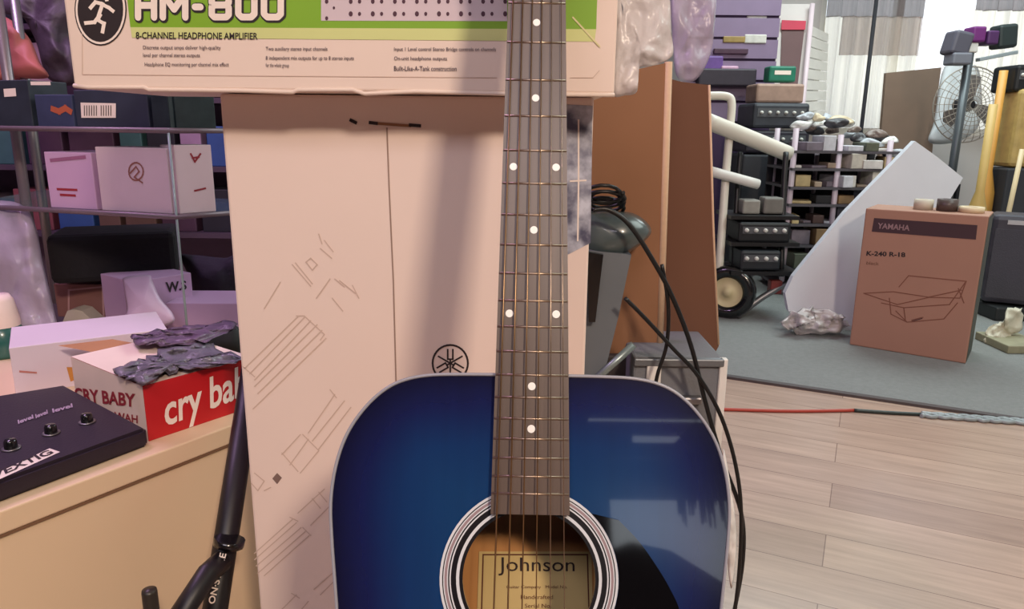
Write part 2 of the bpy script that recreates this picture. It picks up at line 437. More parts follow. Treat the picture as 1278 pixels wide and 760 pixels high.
# soundboard: rings from the hole to the outline
m = MB(); lay = m.b.verts.layers.float.new('burst'); n = len(outl); K = 9; grid = []
for r in range(K + 1):
    t = r / K; row = []
    for p in outl:
        a = math.atan2(p.y, p.x); h = Vector((HR * math.cos(a), HR * math.sin(a), 0))
        q = h.lerp(p, t); v = m.b.verts.new((q.x, q.y, BZ))
        # burst follows the distance to the edge of the body
        dist = min((Vector((q.x, q.y, 0)) - w).length for w in outl[::3])
        v[lay] = max(0, min(1, 1 - dist / 0.085)) if r < K else 1.0
        row.append(v)
    grid.append(row)
for A, B in zip(grid, grid[1:]):
    for k in range(n): m.b.faces.new((A[k], B[k], B[(k + 1) % n], A[(k + 1) % n])).smooth = True
rim = [m.b.verts.new((v.co.x, v.co.y, BZ - 0.003)) for v in grid[0]]
for v in rim: v[lay] = 0.9
for k in range(n): m.b.faces.new((rim[k], grid[0][k], grid[0][(k + 1) % n], rim[(k + 1) % n]))
top = m.done('soundboard', BLUE, gt, False)
DEPTH = 0.1
def wood(name, c1, c2, sc=(30, 2, 30), rough=0.5):
    m = bpy.data.materials.new(name); m.use_nodes = True; nt = m.node_tree; N = nt.nodes.new; L = nt.links.new
    b = nt.nodes['Principled BSDF']; tc = N('ShaderNodeTexCoord'); mp = N('ShaderNodeMapping'); mp.inputs['Scale'].default_value = sc
    L(tc.outputs['Object'], mp.inputs[0]); n = N('ShaderNodeTexNoise'); n.inputs['Detail'].default_value = 5; n.inputs['Scale'].default_value = 2.5
    L(mp.outputs[0], n.inputs['Vector']); mx = N('ShaderNodeMixRGB'); mx.inputs[1].default_value = (*lin(c1), 1); mx.inputs[2].default_value = (*lin(c2), 1)
    L(n.outputs['Fac'], mx.inputs[0]); L(mx.outputs[0], b.inputs['Base Color']); b.inputs['Roughness'].default_value = rough
    return m
INNER = wood('inner_wood', (176, 116, 60), (206, 148, 84))
m = MB()
for z0, z1, sc in ((BZ, BZ - DEPTH, 1.0),):
    a = [m.b.verts.new((p.x, p.y, z0)) for p in outl]; b = [m.b.verts.new((p.x, p.y, z1)) for p in outl]
    for k in range(n): m.b.faces.new((a[k], a[(k + 1) % n], b[(k + 1) % n], b[k])).smooth = True
m.done('side_ribs', M('navy_lacquer', (20, 22, 62), 0.15, coat=0.5), gt)
m = MB()
a = [m.b.verts.new((p.x * .985, p.y * .985, BZ - 0.002)) for p in outl]; b = [m.b.verts.new((p.x * .985, p.y * .985, BZ - DEPTH + .002)) for p in outl]
for k in range(n): m.b.faces.new((a[k], a[(k + 1) % n], b[(k + 1) % n], b[k])).smooth = True
m.done('inner_lining', INNER, gt)
MB().poly([(p.x, p.y, BZ - DEPTH) for p in outl], (0, 0, 0.003)).done('back_plate', INNER, gt)
m = MB()
m.box((0, 0.048, BZ - DEPTH + 0.008), (0.23, 0.010, 0.012), bev=.002)
m.box((0, -0.11, BZ - DEPTH + 0.008), (0.24, 0.010, 0.012), bev=.002)
m.done('back_brace', wood('brace_wood', (120, 66, 34), (140, 84, 44)), gt)
m = MB().box((0, 0.112, BZ - 0.05), (0.075, 0.06, 0.09), bev=.003); m.done('neck_block', wood('block_wood', (110, 56, 26), (138, 76, 38)), gt)
# paper label on the inside of the back
gf = Face(gt, (0, 0, BZ - DEPTH + 0.0035), (0, 0, 1))
lab = MB().poly([gf.pt(598, 688), gf.pt(738, 688), gf.pt(741, 812), gf.pt(594, 812)]).done('paper_label', M('label_paper', (208, 180, 118), 0.7, var=0.05), gt, False)
lb2 = gf.strokes('label_border', [[(603, 692), (733, 692)], [(603, 692), (600, 800)], [(733, 692), (736, 800)]], 0.0012, M('label_ink', (96, 44, 22), 0.7)); lb2.parent = lab
t_ = gf.text('maker_name', 'Johnson', [(622, 695), (717, 696), (717, 718), (622, 718)], M('label_black', (42, 18, 12), 0.7), 0.0012, 0.0); t_.parent = lab
for k, (y, x0, x1) in enumerate([(732, 632, 708), (744, 650, 690), (755, 655, 688)]):
    t_ = gf.text('label_text', ['Guitar Company   Model No.', 'Handcrafted', 'Serial No.'][k], [(x0, y - 2), (x1, y - 2), (x1, y + 3), (x0, y + 3)], MC['label_ink'], 0.0012); t_.parent = lab
# binding
BIND = M('pale_binding', (150, 150, 158), 0.3)
MB().tube([(p.x, p.y, BZ) for p in outl], 0.0013, 6, closed=True).done('binding', BIND, gt)
MB().tube([(p.x, p.y, BZ - DEPTH) for p in outl], 0.0013, 6, closed=True).done('binding', BIND, gt)
# rosette
m = MB(); zz = BZ + 0.0004
for r0, r1 in ((.0500, .0522), (.0560, .0570), (.0580, .0588), (.0606, .0614), (.0622, .0640)): m.ring(r0, r1, zz)
ros = m.done('rosette', M('rosette_white', (208, 212, 216), 0.35), gt)
m = MB()
for r0, r1 in ((HR, .0500), (.0522, .0560), (.0570, .0580), (.0614, .0622)): m.ring(r0, r1, zz)
m.done('rosette_black_rings', M('rosette_black', (20, 18, 22), 0.3), ros)
m = MB(); m.ring(.0588, .0606, zz); m.done('rosette_pale_ring', M('rosette_lilac', (150, 128, 132), 0.35), ros)
# pickguard
bf = Face(gt, (0, 0, BZ), (0, 0, 1))
arc = [(0.0643 * math.cos(R(a)), 0.0643 * math.sin(R(a))) for a in range(46, -76, -6)]
rest = [(0.030, -0.085), (0.060, -0.112), (0.088, -0.110), (0.105, -0.085), (0.112, -0.05), (0.108, -0.022), (0.100, -0.004), (0.090, 0.012), (0.078, 0.028), (0.064, 0.042)]
rs = [(p.x, p.y) for p in spline([(x, y, 0) for x, y in rest], 4)]
MB().poly([(x, y, BZ + .0003) for x, y in arc + rs], (0, 0, 0.0012)).done('pickguard', M('black_pickguard', (10, 9, 11), 0.05, coat=1.0), gt)
# fretboard
d20 = 0.4453; v20 = 0.060; nutv = v20 + d20
def fv(k): return nutv - 0.650 * (1 - 2 ** (-k / 12))
def fw_(v): return 0.0215 + (nutv - v) / (nutv - 0.045) * (0.0283 - 0.0215)
FB = wood('fretboard_rosewood', (72, 58, 50), (104, 88, 78), (60, 2.5, 60), 0.38)
m = MB(); ve = 0.0455
for (z0, z1) in ((0.0, BZ),):
    q = [(-fw_(ve), ve), (fw_(ve), ve), (fw_(nutv), nutv), (-fw_(nutv), nutv)]
    m.poly([(x, y, z0) for x, y in q], (0, 0, z1))
m.done('fretboard', FB, gt)
FRET = M('fret_wire', (170, 150, 132), 0.28, metal=0.9)
for k in range(1, 21):
    v = fv(k); w = fw_(v)
    MB().tube([(-w + .0004, v, 0.0), (w - .0004, v, 0.0)], 0.0009, 8).done('fret', FRET, gt)
DOT = M('pearl_dot', (245, 243, 236), 0.3, var=0.02)
for a, xs in ((3, (0,)), (5, (0,)), (7, (-1, 1)), (9, (0,)), (12, (-1, 1)), (15, (0,)), (17, (0,))):
    for s in xs:
        v = (fv(a) + fv(a - 1)) / 2; off = s * fw_(v) * 0.66
        MB().lathe([(0, .0004), (0.0029, .0004), (0.0029, -0.0005)], (off, v, 0), seg=16, smooth=False).done('inlay_dot', DOT, gt)
# neck behind the fretboard
m = MB(); prev = None; NB = wood('neck_wood', (60, 34, 26), (80, 48, 34), (40, 2, 40))
for i in range(13):
    v = 0.142 + (nutv - 0.142) * i / 12; w = fw_(v) - .0002; dp = 0.016 + 0.004 * (1 - i / 12) + (0.03 if i == 0 else 0)
    row = [m.b.verts.new((w * math.cos(a), v, BZ + 0.0005 - dp * math.sin(a))) for a in [math.pi * k / 10 for k in range(11)]]
    if prev:
        for k in range(10): m.b.faces.new((prev[k], prev[k + 1], row[k + 1], row[k])).smooth = True
    prev = row
m.done('neck', NB, gt)
MB().box((0, nutv + .0025, 0.0005), (0.043, 0.005, 0.009), bev=.0008).done('nut', M('bone', (228, 220, 200), 0.4), gt)
m = MB(); hz = -0.006
m.poly([(-.0215, nutv + .005, hz), (.0215, nutv + .005, hz), (.036, nutv + .04, hz - .006), (.038, nutv + .18, hz - .036), (0, nutv + .172, hz - .035), (-.038, nutv + .18, hz - .036), (-.036, nutv + .04, hz - .006)], (0, 0, -0.014))
hs = m.done('headstock', M('black_headstock', (14, 14, 18), 0.2), gt)
for k in range(3):
    for s in (-1, 1):
        v = nutv + .055 + k * .042; z = -.0095 - k * .009
        mm = MB().lathe([(0, .012), (.003, .012), (.003, 0), (.006, 0), (.006, -.002)], (s * .022, v, z), seg=12)
        mm.tube([(s * .022, v, z - .022), (s * .052, v, z - .022)], .003, 8).box((s * .058, v, z - .022), (.014, .018, .006), bev=.002)
        mm.done('tuning_peg', CHROME, gt)
# bridge, saddle, strings
brv = nutv - 0.650
m = MB().poly([(-.07, brv - .012, BZ), (-.03, brv - .018, BZ), (.03, brv - .018, BZ), (.07, brv - .012, BZ), (.078, brv, BZ), (.07, brv + .01, BZ), (-.07, brv + .01, BZ), (-.078, brv, BZ)], (0, 0, .009)); m.done('bridge', FB, gt)
MB().box((0, brv + .001, BZ + .0108), (.072, .003, .006), bev=.0005).done('saddle', MC['bone'], gt)
BRONZE = M('bronze_string', (140, 112, 80), 0.3, metal=0.85); PLAIN = M('plain_string', (160, 140, 120), 0.25, metal=0.9)
for k in range(6):
    t = k / 5 * 2 - 1
    MB().tube([(t * .0178, nutv, .0022), (t * .0262, brv, BZ + .0138)], [.00062, .0006, .00052, .00045, .00036, .0003][k], 6).done('string', BRONZE if k < 4 else PLAIN, gt)
    MB().lathe([(0, .006), (.003, .005), (.0025, 0)], (t * .026, brv - .010, BZ + .009), seg=10).done('bridge_pin', MC['bone'], gt)

# low guitar stand carrying it (mostly below the frame)
gb = gm @ Vector((0, -0.356, BZ - DEPTH / 2))
sy = gb.y; sz = gb.z
st = empty('guitar_stand', (gb.x, sy, 0)); tag(st, 'low black guitar stand under the blue acoustic guitar', 'guitar stand')
for s in (-1, 1):
    pf = gm @ Vector((s * .07, -0.352, BZ + .012)); pb = gm @ Vector((s * .07, -0.352 - .0, BZ - DEPTH - .012))
    o = Vector((gb.x, sy, 0))
    q = [pf + Vector((0, 0, .02)), pf + Vector((0, 0, -.012)), pb + Vector((0, 0, -.012)), pb + Vector((0, .02, -.015))]
    MB().tube([v - o for v in q], .006, 8).done('support_arm', BLACK, st)
    MB().tube([Vector((s * .07, pb.y - sy + .02, pb.z - .015)), Vector((s * .16, .0, .008)), ], .009, 8).done('leg', BLACK, st)
    MB().tube([Vector((s * .07, pb.y - sy + .02, pb.z - .015)), Vector((s * .12, .26, .008))], .009, 8).done('leg', BLACK, st)
pb = gm @ Vector((0, -0.352, BZ - DEPTH - .012)); o = Vector((gb.x, sy, 0))
MB().tube([pb + Vector((-.07, .02, -.015)) - o, pb + Vector((.07, .02, -.015)) - o], .008, 8).done('crossbar', BLACK, st)

# ================================================================== TALL WHITE BOX AND AMPLIFIER BOX
TA = P(275, 135, 0.80); TB = P(741, 135, 0.80)
hmz = P(360, 113, 0.735).z
tall = carton('tall_keyboard_box', Vector((TA.x, TA.y, 0)), Vector((TB.x, TA.y, 0)), hmz - .001, 0.16, WHITEBOX, bev=.003)
tag(tall, 'tall white cardboard box standing on end behind the guitar, faint stand drawings on its front', 'box')
f = front(tall)
L1 = [[(372, 395), (306, 459)], [(380, 396), (312, 466)], [(388, 400), (318, 474)], [(396, 405), (318, 482)], [(402, 412), (322, 491)], [(407, 422), (316, 510)], [(370, 394), (380, 394), (405, 417), (400, 424)], [(303, 457), (318, 470)],
      [(365, 330), (388, 357)], [(369, 328), (390, 354)], [(382, 327), (390, 337), (396, 330), (388, 322), (382, 327)], [(398, 292), (402, 304)], [(400, 310), (414, 322)], [(405, 300), (416, 314)], [(350, 352), (330, 385)],
      [(418, 348), (430, 358)], [(440, 356), (448, 372)], [(415, 372), (428, 388)], [(412, 348), (395, 372)], [(424, 350), (444, 366)],
      [(375, 542), (352, 567)], [(385, 548), (362, 580)], [(398, 562), (375, 590)], [(378, 542), (398, 562)], [(352, 565), (372, 588)], [(385, 540), (418, 492)], [(398, 560), (438, 508)], [(390, 550), (430, 500)], [(412, 486), (420, 496)],
      [(318, 590), (330, 600), (322, 612), (314, 603)], [(330, 612), (338, 608)],
      [(365, 648), (318, 690)], [(370, 652), (318, 698)], [(376, 658), (320, 706)], [(381, 663), (322, 715)], [(386, 668), (330, 718)], [(362, 645), (372, 650)], [(378, 658), (388, 668)],
      [(372, 640), (405, 610)], [(388, 655), (415, 628)], [(390, 622), (400, 634)], [(398, 614), (408, 626)],
      [(370, 742), (350, 762)], [(385, 750), (375, 762)], [(364, 740), (374, 746)], [(392, 735), (415, 715)], [(400, 742), (420, 722)], [(416, 600), (420, 610)]]
f.strokes('printed_drawing', L1, .0013, FAINT)
f.area('printed_square', [(340, 597), (346, 590), (352, 596), (346, 604)], M('grey_ink', (128, 104, 96), .6))
f.strokes('flap_seam', [[(483, 160), (486, 240), (491, 350), (495, 500)]], .0016, M('seam_shade', (150, 124, 110), .7))
f.strokes('torn_slit', [[(438, 150), (444, 153)], [(462, 153), (470, 154)], [(512, 156), (524, 157)]], .0035, INK)
f.strokes('torn_edge', [[(470, 154), (512, 157)]], .003, M('torn_card', (150, 108, 78), .8))
# round emblem with three crossed tuning forks
cx, cy, r_ = 562, 453, 22
circ = [(cx + r_ * math.cos(R(a)), cy + r_ * 1.03 * math.sin(R(a))) for a in range(0, 361, 10)]
em = f.strokes('round_emblem', [circ], .0022, INK)
forks = []
for a in (-90, 30, 150):
    c, s = math.cos(R(a)), math.sin(R(a))
    def q(u, v): return (cx + u * c - v * s, cy + u * s + v * c)
    forks += [[q(-17, 0), q(5, 0)], [q(5, -3.2), q(17, -3.2)], [q(5, 3.2), q(17, 3.2)], [q(5, -3.2), q(5, 3.2)]]
f.strokes('tuning_fork_mark', forks, .0019, INK)
# starry picture printed on the right part of the front
def starry():
    m = bpy.data.materials.new('starry_print'); m.use_nodes = True; nt = m.node_tree; N = nt.nodes.new; L = nt.links.new
    b = nt.nodes['Principled BSDF']; tc = N('ShaderNodeTexCoord'); n = N('ShaderNodeTexNoise'); n.inputs['Scale'].default_value = 38; n.inputs['Detail'].default_value = 6
    L(tc.outputs['Object'], n.inputs['Vector']); cr = N('ShaderNodeValToRGB'); e = cr.color_ramp.elements
    e[0].position = .38; e[0].color = (*lin((84, 84, 104)), 1); e[1].position = .66; e[1].color = (*lin((205, 208, 220)), 1)
    L(n.outputs['Fac'], cr.inputs[0]); L(cr.outputs[0], b.inputs['Base Color']); b.inputs['Roughness'].default_value = .35; return m
f.area('starry_picture', [(700, 130), (739.5, 132), (737, 303), (708, 318), (700, 318)], starry())
f.strokes('star_streak', [[(722, 150), (722, 230), (721, 300)], [(712, 226), (731, 225)]], .0018, WHITEINK, .0008)

HA = P(92, 106, 0.735); HB = P(767, 118, 0.735)
hm = carton('headphone_amplifier_box', Vector((HA.x, HA.y, hmz)), Vector((HB.x, HA.y, hmz)), 0.19, 0.20, HMBOX, bev=.0025)
tag(hm, 'wide white and green headphone amplifier carton lying across the top of the tall white box', 'box')
f = front(hm)
GREEN = M('green_print', (126, 172, 40), .5, var=.06); PALEG = M('pale_green_print', (206, 212, 140), .5)
f.area('green_band', [(150, -80), (748, -80), (744, 36.5), (163, 34)], GREEN)
f.area('pale_green_band', [(163, 34), (744, 36.5), (742, 52), (165, 47)], PALEG)
lx, ly = 126, 12
f.area('badge_rim', [(lx + 32.5 * math.cos(R(a)), ly + 46 * .99 * math.sin(R(a)) if False else ly + 45 * math.sin(R(a))) for a in range(0, 360, 10)], INK, .0007)
f.area('badge_ring', [(lx + 31 * math.cos(R(a)), ly + 43.3 * math.sin(R(a))) for a in range(0, 360, 10)], WHITEINK, .0009)
f.area('badge_disc', [(lx + 28.5 * math.cos(R(a)), ly + 40.5 * math.sin(R(a))) for a in range(0, 360, 10)], INK, .0011)
f.strokes('running_figure', [[(129, 5), (124, 20)], [(126, 19), (123, 25), (131, 30)], [(131, 29), (129, 40)], [(125, 20), (119, 28), (108, 29)], [(129, 6), (137, 10), (142, 14)], [(128, 5), (120, 3), (114, 10)], [(133, -3), (134, 0)]], .0034, WHITEINK, .0014)
def _r(x0, x1, y0, y1, c=4):
    return [(x0 + c, y0), (x1 - c, y0), (x1, y0 + c), (x1, y1 - c), (x1 - c, y1), (x0 + c, y1), (x0, y1 - c), (x0, y0 + c), (x0 + c, y0)]
GL = [[(173, -8), (173, 22)], [(193, -8), (193, 22)], [(173, 7), (193, 7)], [(204, 22), (204, -8), (218, 12), (232, -8), (232, 22)], [(244, 9), (251, 9)], _r(265, 286, -7, 6.5, 3), _r(265, 286, 6.5, 21.5, 3), _r(298, 318, -7, 21.5), _r(330, 351, -7, 21.5)]
f.strokes('model_outline', [[(x + .8, y + .8) for x, y in l] for l in GL], .0092, INK, .0009, True)
f.strokes('model_name', GL, .0062, WHITEINK, .0013, True)
f.text('subtitle', '8-CHANNEL HEADPHONE AMPLIFIER', [(170, 40), (322, 41), (322, 49.5), (170, 48.5)], INK, .001, .018)
SM = M('small_print', (92, 78, 84), .6)
for body, x0, x1, y in (('Discrete output amps deliver high-quality', 179, 276, 60), ('level per channel stereo outputs', 179, 250, 69.5), ('Headphone EQ monitoring per channel mix effect', 181, 286, 81),
                        ('Two auxiliary stereo input channels', 332, 409, 61.5), ('8 independent mix outputs for up to 8 stereo inputs', 332, 442, 73), ('for the whole group', 332, 361, 82),
                        ('Input 1 Level control Stereo Bridge controls on channels', 492, 619, 62), ('On-unit headphone outputs', 492, 558, 73.5), ('Built-Like-A-Tank construction', 492, 570, 85.5)):
    f.text('small_print', body, [(x0, y - 3), (x1, y - 2.7), (x1, y + 3.3), (x0, y + 3)], SM, .001, .01)
f.area('device_picture', [(401, -30), (633, -30), (633, 26.5), (401, 26)], M('device_print', (206, 190, 196), .5), .0008)
dots = []
for k in range(8):
    x = 438 + k * 27.5
    dots += [(x, 17.5, 2.6), (x + 11, 17.5, 2.0), (x, 2, 2.4), (x + 11, 2, 2.2)]
mm = MB()
for x, y, r in dots + [(408, 23, 2), (408, 2, 2.3), (417, 10, 1.5)]:
    mm.poly([f.pt(x + r * math.cos(R(a)), y + 1.3 * r * math.sin(R(a)), .0011) for a in range(0, 360, 40)])
mm.done('device_knobs', M('knob_ink', (74, 40, 56), .6), hm, False)
f.strokes('panel_rule', [[(104, 93), (620, 97)], [(712, 97), (740, 97), (748, 88)], [(103, 40), (103, 93)]], .0006, FAINT)
f.strokes('packing_tape', [[(715, 22), (748, 58)]], .0016, M('clear_tape', (222, 214, 160), .3), .001)
# crushed bottom edge
mm = MB(); pts = [(92, 107), (110, 109), (180, 109), (186, 112), (300, 113), (366, 115), (372, 112), (440, 112), (455, 117), (520, 114), (630, 117), (767, 118.5)]
mm.tube([f.pt(x, y, .0) for x, y in pts], .0022, 6); mm.done('crushed_edge', HMBOX, hm)

# bubble wrap hanging down the right side of the amplifier box
pillow('bubble_wrap', [(768, -30), (800, -32), (832, -20), (838, 40), (839, 70), (815, 82), (797, 86), (795, 114), (780, 119), (765, 116), (768, 60)], 0.80, 0.012, PLASTICW, wr=.006, freq=45, rings=12)
tag(bpy.data.objects['bubble_wrap'], 'crumpled clear bubble wrap hanging beside the right end of the green and white carton', 'bubble wrap')
pillow('plastic_wrap', [(838, -30), (870, -34), (893, -20), (892, 30), (886, 70), (868, 100), (846, 98), (840, 60)], 1.22, 0.02, PLASTICP, wr=.01, freq=24, rings=10)
tag(bpy.data.objects['plastic_wrap'], 'greyish purple clear plastic film draped over the darker cardboard sheet', 'plastic film')

# ================================================================== RIGHT OF THE TALL BOX: road case, cardboard, padded bench, cables
CY = 1.07
cl = YP(716, 447, CY); crr = YP(903, 447, CY)
road = carton('equipment_case', Vector((YP(791, 447, CY).x, CY, 0)), Vector((crr.x, CY, 0)), crr.z, 0.34, GREY, bev=.004)
tag(road, 'grey equipment case with pale edge trim standing behind the right shoulder of the guitar', 'case')
h = crr.z; w = DIM[road.name][0]
MB().box((w / 2, 0, h / 2), (.012, .012, h), bev=.002).done('edge_trim', WHITEP, road)
MB().box((w / 2 - .105, -.003, h - .05), (.022, .008, .1), bev=.002).done('latch_strip', WHITEP, road)
MB().box((0, -.002, h - .006), (w, .012, .012), bev=.002).done('edge_trim', M('dull_alu', (120, 124, 128), .45, metal=.6), road)
MB().box((w / 2 - .06, -.006, h - .065), (.06, .014, .012), bev=.003).done('handle', STEEL, road)
c1 = sheet('cardboard_sheet', [(722, 88), (797, 86), (838, 77), (826, 441), (722, 446)], 1.15, .02, BROWN)
tag(c1, 'tall mid brown cardboard sheet standing on the grey case next to the white box', 'cardboard')
p0 = YP(838, 77, 1.15); p1 = YP(826, 441, 1.15)
MB().tube([p0 + Vector((-.004, .002, 0)), p1 + Vector((-.004, .002, 0))], .006, 6).done('cut_edge', CARDEDGE, c1)
c2 = sheet('cardboard_sheet', [(828, 96), (850, 102), (884, 106), (890, 280), (897, 432), (891, 443), (824, 445)], 1.22, .014, BROWN2)
tag(c2, 'darker reddish brown cardboard sheet at the right edge, rounded bottom corner', 'cardboard')
MB().tube([YP(885, 106, 1.22), YP(890, 280, 1.22), YP(896.5, 430, 1.22)], .002, 6).done('cut_edge', CARDEDGE, c2)
# padded bench / amplifier
bn = empty('padded_bench', YP(762, 470, 1.1)); o = mwof(bn).translation
tag(bn, 'small grey bench with glossy black padded top between the white box and the cardboard', 'bench')
zt = YP(765, 312, 1.08).z; zb = h
xl = YP(728, 312, 1.08).x; xr = YP(792, 312, 1.08).x
MB().poly([(v - o) for v in (YP(728, 312, 1.06), YP(788, 318, 1.06), YP(772, 395, 1.06), YP(757, 455, 1.06), YP(752, 520, 1.06), Vector((YP(752, 520, 1.06).x, 1.06, .002)), Vector((YP(728, 312, 1.06).x, 1.06, .002)))], (0, .05, 0)).done('side_panel', M('grey_vinyl', (104, 110, 116), .5), bn)
MB().poly([(v - o) for v in (YP(733, 315, 1.045), YP(753, 318, 1.045), YP(743, 402, 1.045), YP(735, 402, 1.045))], (0, .012, 0)).done('leg', BLACKG, bn)
MB().tube([YP(791, 430, 1.05) - o, YP(730, 486, 1.05) - o], .006, 8).done('metal_rail', M('rail_grey', (136, 150, 150), .35, metal=.5), bn)
d0 = YP(738, 443, 1.14); d1 = YP(788, 443, 1.14)
dc = MB().box(((d0.x + d1.x) / 2, 1.19, d0.z / 2), (d1.x - d0.x, .1, d0.z), bev=.004).done('filler_crate', M('filler_crate', (58, 50, 48), .7)); tag(dc, 'added dark filler crate behind the grey bench supporting the left part of the mid brown cardboard', 'crate')  # filler added to keep the gap below the rail dark
PAD = M('glossy_vinyl', (72, 84, 86), .3, coat=.3)
pillow('padded_seat', [(722, 268), (748, 262), (790, 266), (812, 284), (806, 300), (780, 318), (762, 322), (735, 318), (718, 300)], 1.10, .035, PAD, wr=.002, parent=None)
ps = bpy.data.objects['padded_seat']; ps.parent = bn; ps.matrix_parent_inverse = mwof(bn).inverted()
CABLE = M('black_cable', (12, 12, 14), .4)
m = MB(); pts = []
for k in range(72):
    a = k / 14 * 2 * math.pi; pts.append(YP(755 + (23 + 3 * math.sin(k * .31)) * math.cos(a), 240 + (10 + 2 * math.sin(k * .2)) * math.sin(a) + .28 * k, 1.045 + .0007 * k + .02 * math.sin(a)))
m.tube(pts, .0028, 6)
pts = spline([YP(x, y, 1.028) for x, y in ((740, 262), (760, 262), (785, 280), (812, 320), (838, 368), (862, 430), (880, 500), (900, 570), (925, 640), (927, 700), (915, 770))], 6)
m.tube(pts, .0034, 8)
tag(m.done('cable', CABLE), 'black cable coiled on the padded bench and hanging down behind the guitar', 'cable')
m = MB(); m.tube(spline([YP(x, y, 1.02) for x, y in ((780, 372), (805, 397), (840, 435), (872, 470), (900, 520), (918, 580), (925, 640), (922, 720), (912, 800))], 6), .003, 8)
tag(m.done('cable', CABLE), 'thin black cable slanting from the cardboard down past the guitar edge', 'cable')
m = MB(); m.tube(spline([YP(x, y, 1.03) for x, y in ((826, 330), (834, 380), (832, 430), (820, 470), (812, 520))], 6), .0028, 8)
tag(m.done('cable', CABLE), 'short black cable hanging vertically over the pale latch strip of the grey case', 'cable')

# crumpled white film at the guitar's right edge
pillow('torn_plastic_film', [(903, 560), (911, 600), (918, 650), (919, 690), (913, 735), (908, 700), (909, 650), (902, 600)], 0.72, .006, M('white_film', (214, 210, 206), .4, var=.5, scale=60), wr=.003, freq=60)
tag(bpy.data.objects['torn_plastic_film'], 'narrow strip of crumpled white film against the right edge of the guitar body', 'plastic film')

# ================================================================== LEFT: cabinet and what stands on it
CH = 0.387
ca = G(-60, 660, CH); cb = G(318, 519, CH)
ca = Vector((ca.x, ca.y, 0)); cb = Vector((cb.x, cb.y, 0))
cdv = (cb - ca).normalized()
# top edge runs through (0,640)-(300,527)
cab = carton('storage_cabinet', ca, cb, CH - .03, .95, CREAM, bev=.002)
tag(cab, 'low cream laminate cabinet at the left carrying boxes and pedals', 'cabinet')
w = DIM[cab.name][0]
ctop = MB().box((0, .475, CH - .0135), (w + .004, .954, .027), bev=.002).done('cabinet_top', CREAM, cab)
MB().box((0, -.0005, CH - .0285), (w, .004, .003)).done('shadow_gap', M('groove', (120, 88, 62), .8), cab)

def onCab(px, py): return G(px, py, CH)
# wah pedal box
A = onCab(186, 551); B = onCab(318, 507)
hh = height_at(A, 183, 482)
wah = carton('wah_pedal_box', A, B, hh, .205, RED, bev=.001)
tag(wah, 'red and white wah pedal box standing at the right end of the cabinet top', 'box')
fs = side(wah, -1)
w_, d_, h_ = DIM[wah.name]
fs = side(wah, -1)
MB().poly([(-w_ / 2 - .0004, 0.0005, .0005), (-w_ / 2 - .0004, d_, .0005), (-w_ / 2 - .0004, d_, h_), (-w_ / 2 - .0004, .0005, h_)]).done('white_end_panel', M('white_print', (236, 214, 200), .5), wah)
MB().poly([(-w_ / 2, 0, h_ + .0004), (w_ / 2, 0, h_ + .0004), (w_ / 2, d_, h_ + .0004), (-w_ / 2, d_, h_ + .0004)]).done('white_top_panel', MC['white_print'], wah)
fs.text('brand_text', 'CRY BABY', [(93, 483), (170, 491), (170, 508), (96, 500)], REDINK, .0014, .03)
fs.text('brand_text', 'CLASSIC WAH', [(100, 506), (173, 518), (173, 528), (104, 516)], REDINK, .0014, .02)
ff = front(wah)
ff.text('brand_text', 'cry baby', [(204, 492), (322, 448), (322, 500), (206, 545)], WHITEINK, .001, .02)

# open white carton behind it
A = onCab(18, 497); B = onCab(120, 512)
A2 = P(22, 495, 1.32); 
oc = carton('open_carton', onCab(20, 493), onCab(214, 464), .076, .14, LILAC, bev=.001)
tag(oc, 'open pale carton with brown inner flaps behind the wah pedal box', 'box')
w_, d_, h_ = DIM[oc.name]
tf = topf(oc)
tf.area('brown_flap', [(72, 432), (120, 441), (196, 434), (140, 424)], M('inner_card', (176, 124, 84), .8), .001)
front(oc).area('brown_inner_edge', [(83, 458), (128, 458), (104, 470), (88, 476)], M('inner_card2', (196, 132, 60), .8), .001)
front(oc).area('printed_line', [(24, 462), (46, 464), (46, 466), (24, 464.5)], M('pink_ink', (190, 120, 110), .6), .001)
# multi effects pedal
pz = CH
q = [G(-70, 655, pz), G(186, 557, pz), G(84, 500, pz), G(-90, 530, pz)]
fx = empty('effects_pedal', (q[0] + q[1]) / 2); o = mwof(fx).translation
tag(fx, 'black multi effects floor pedal with white name strip on the cabinet top', 'effects pedal')
ht = .026
m = MB(); m.poly([v - o for v in q], (0, 0, ht)); bmesh.ops.bevel(m.b, geom=list(m.b.edges), offset=.004, segments=2, affect='EDGES')
body = m.done('pedal_body', M('pedal_black', (34, 24, 36), .5, bump=.1, bscale=300), fx)
ft = Face(fx, (0, 0, ht), (0, 0, 1))
ft.area('name_strip', [(-10, 594), (62, 560), (75, 564.5), (-10, 597 + 6)], WHITEINK, .0006)
ft.text('name_text', 'VEXTIG', [(-12, 592), (60, 562), (68, 566), (-10, 600)], INK, .001, .03)
for x0, y0, x1, y1 in ((22, 528, 41, 521), (44, 521, 59, 515), (65, 514, 90, 507)):
    ft.text('control_label', 'level', [(x0, y0 - 3), (x1, y1 - 3), (x1 + 1, y1 + 2), (x0 + 1, y0 + 2)], M('pale_ink', (170, 150, 170), .6), .001, .03)
for x, y in ((14, 560), (64, 541), (109, 527)):
    p = ft.pt(x, y, 0)
    MB().lathe([(.0, .012), (.006, .012), (.007, .010), (.0075, .0)], p, seg=20).done('control_knob', BLACKG, fx)
    kn = MB(); kn.lathe([(.0075, .0005), (.0105, .0005), (.0105, .0015), (.0075, .0015)], p, seg=24); kn.done('knob_ring', STEEL, fx)
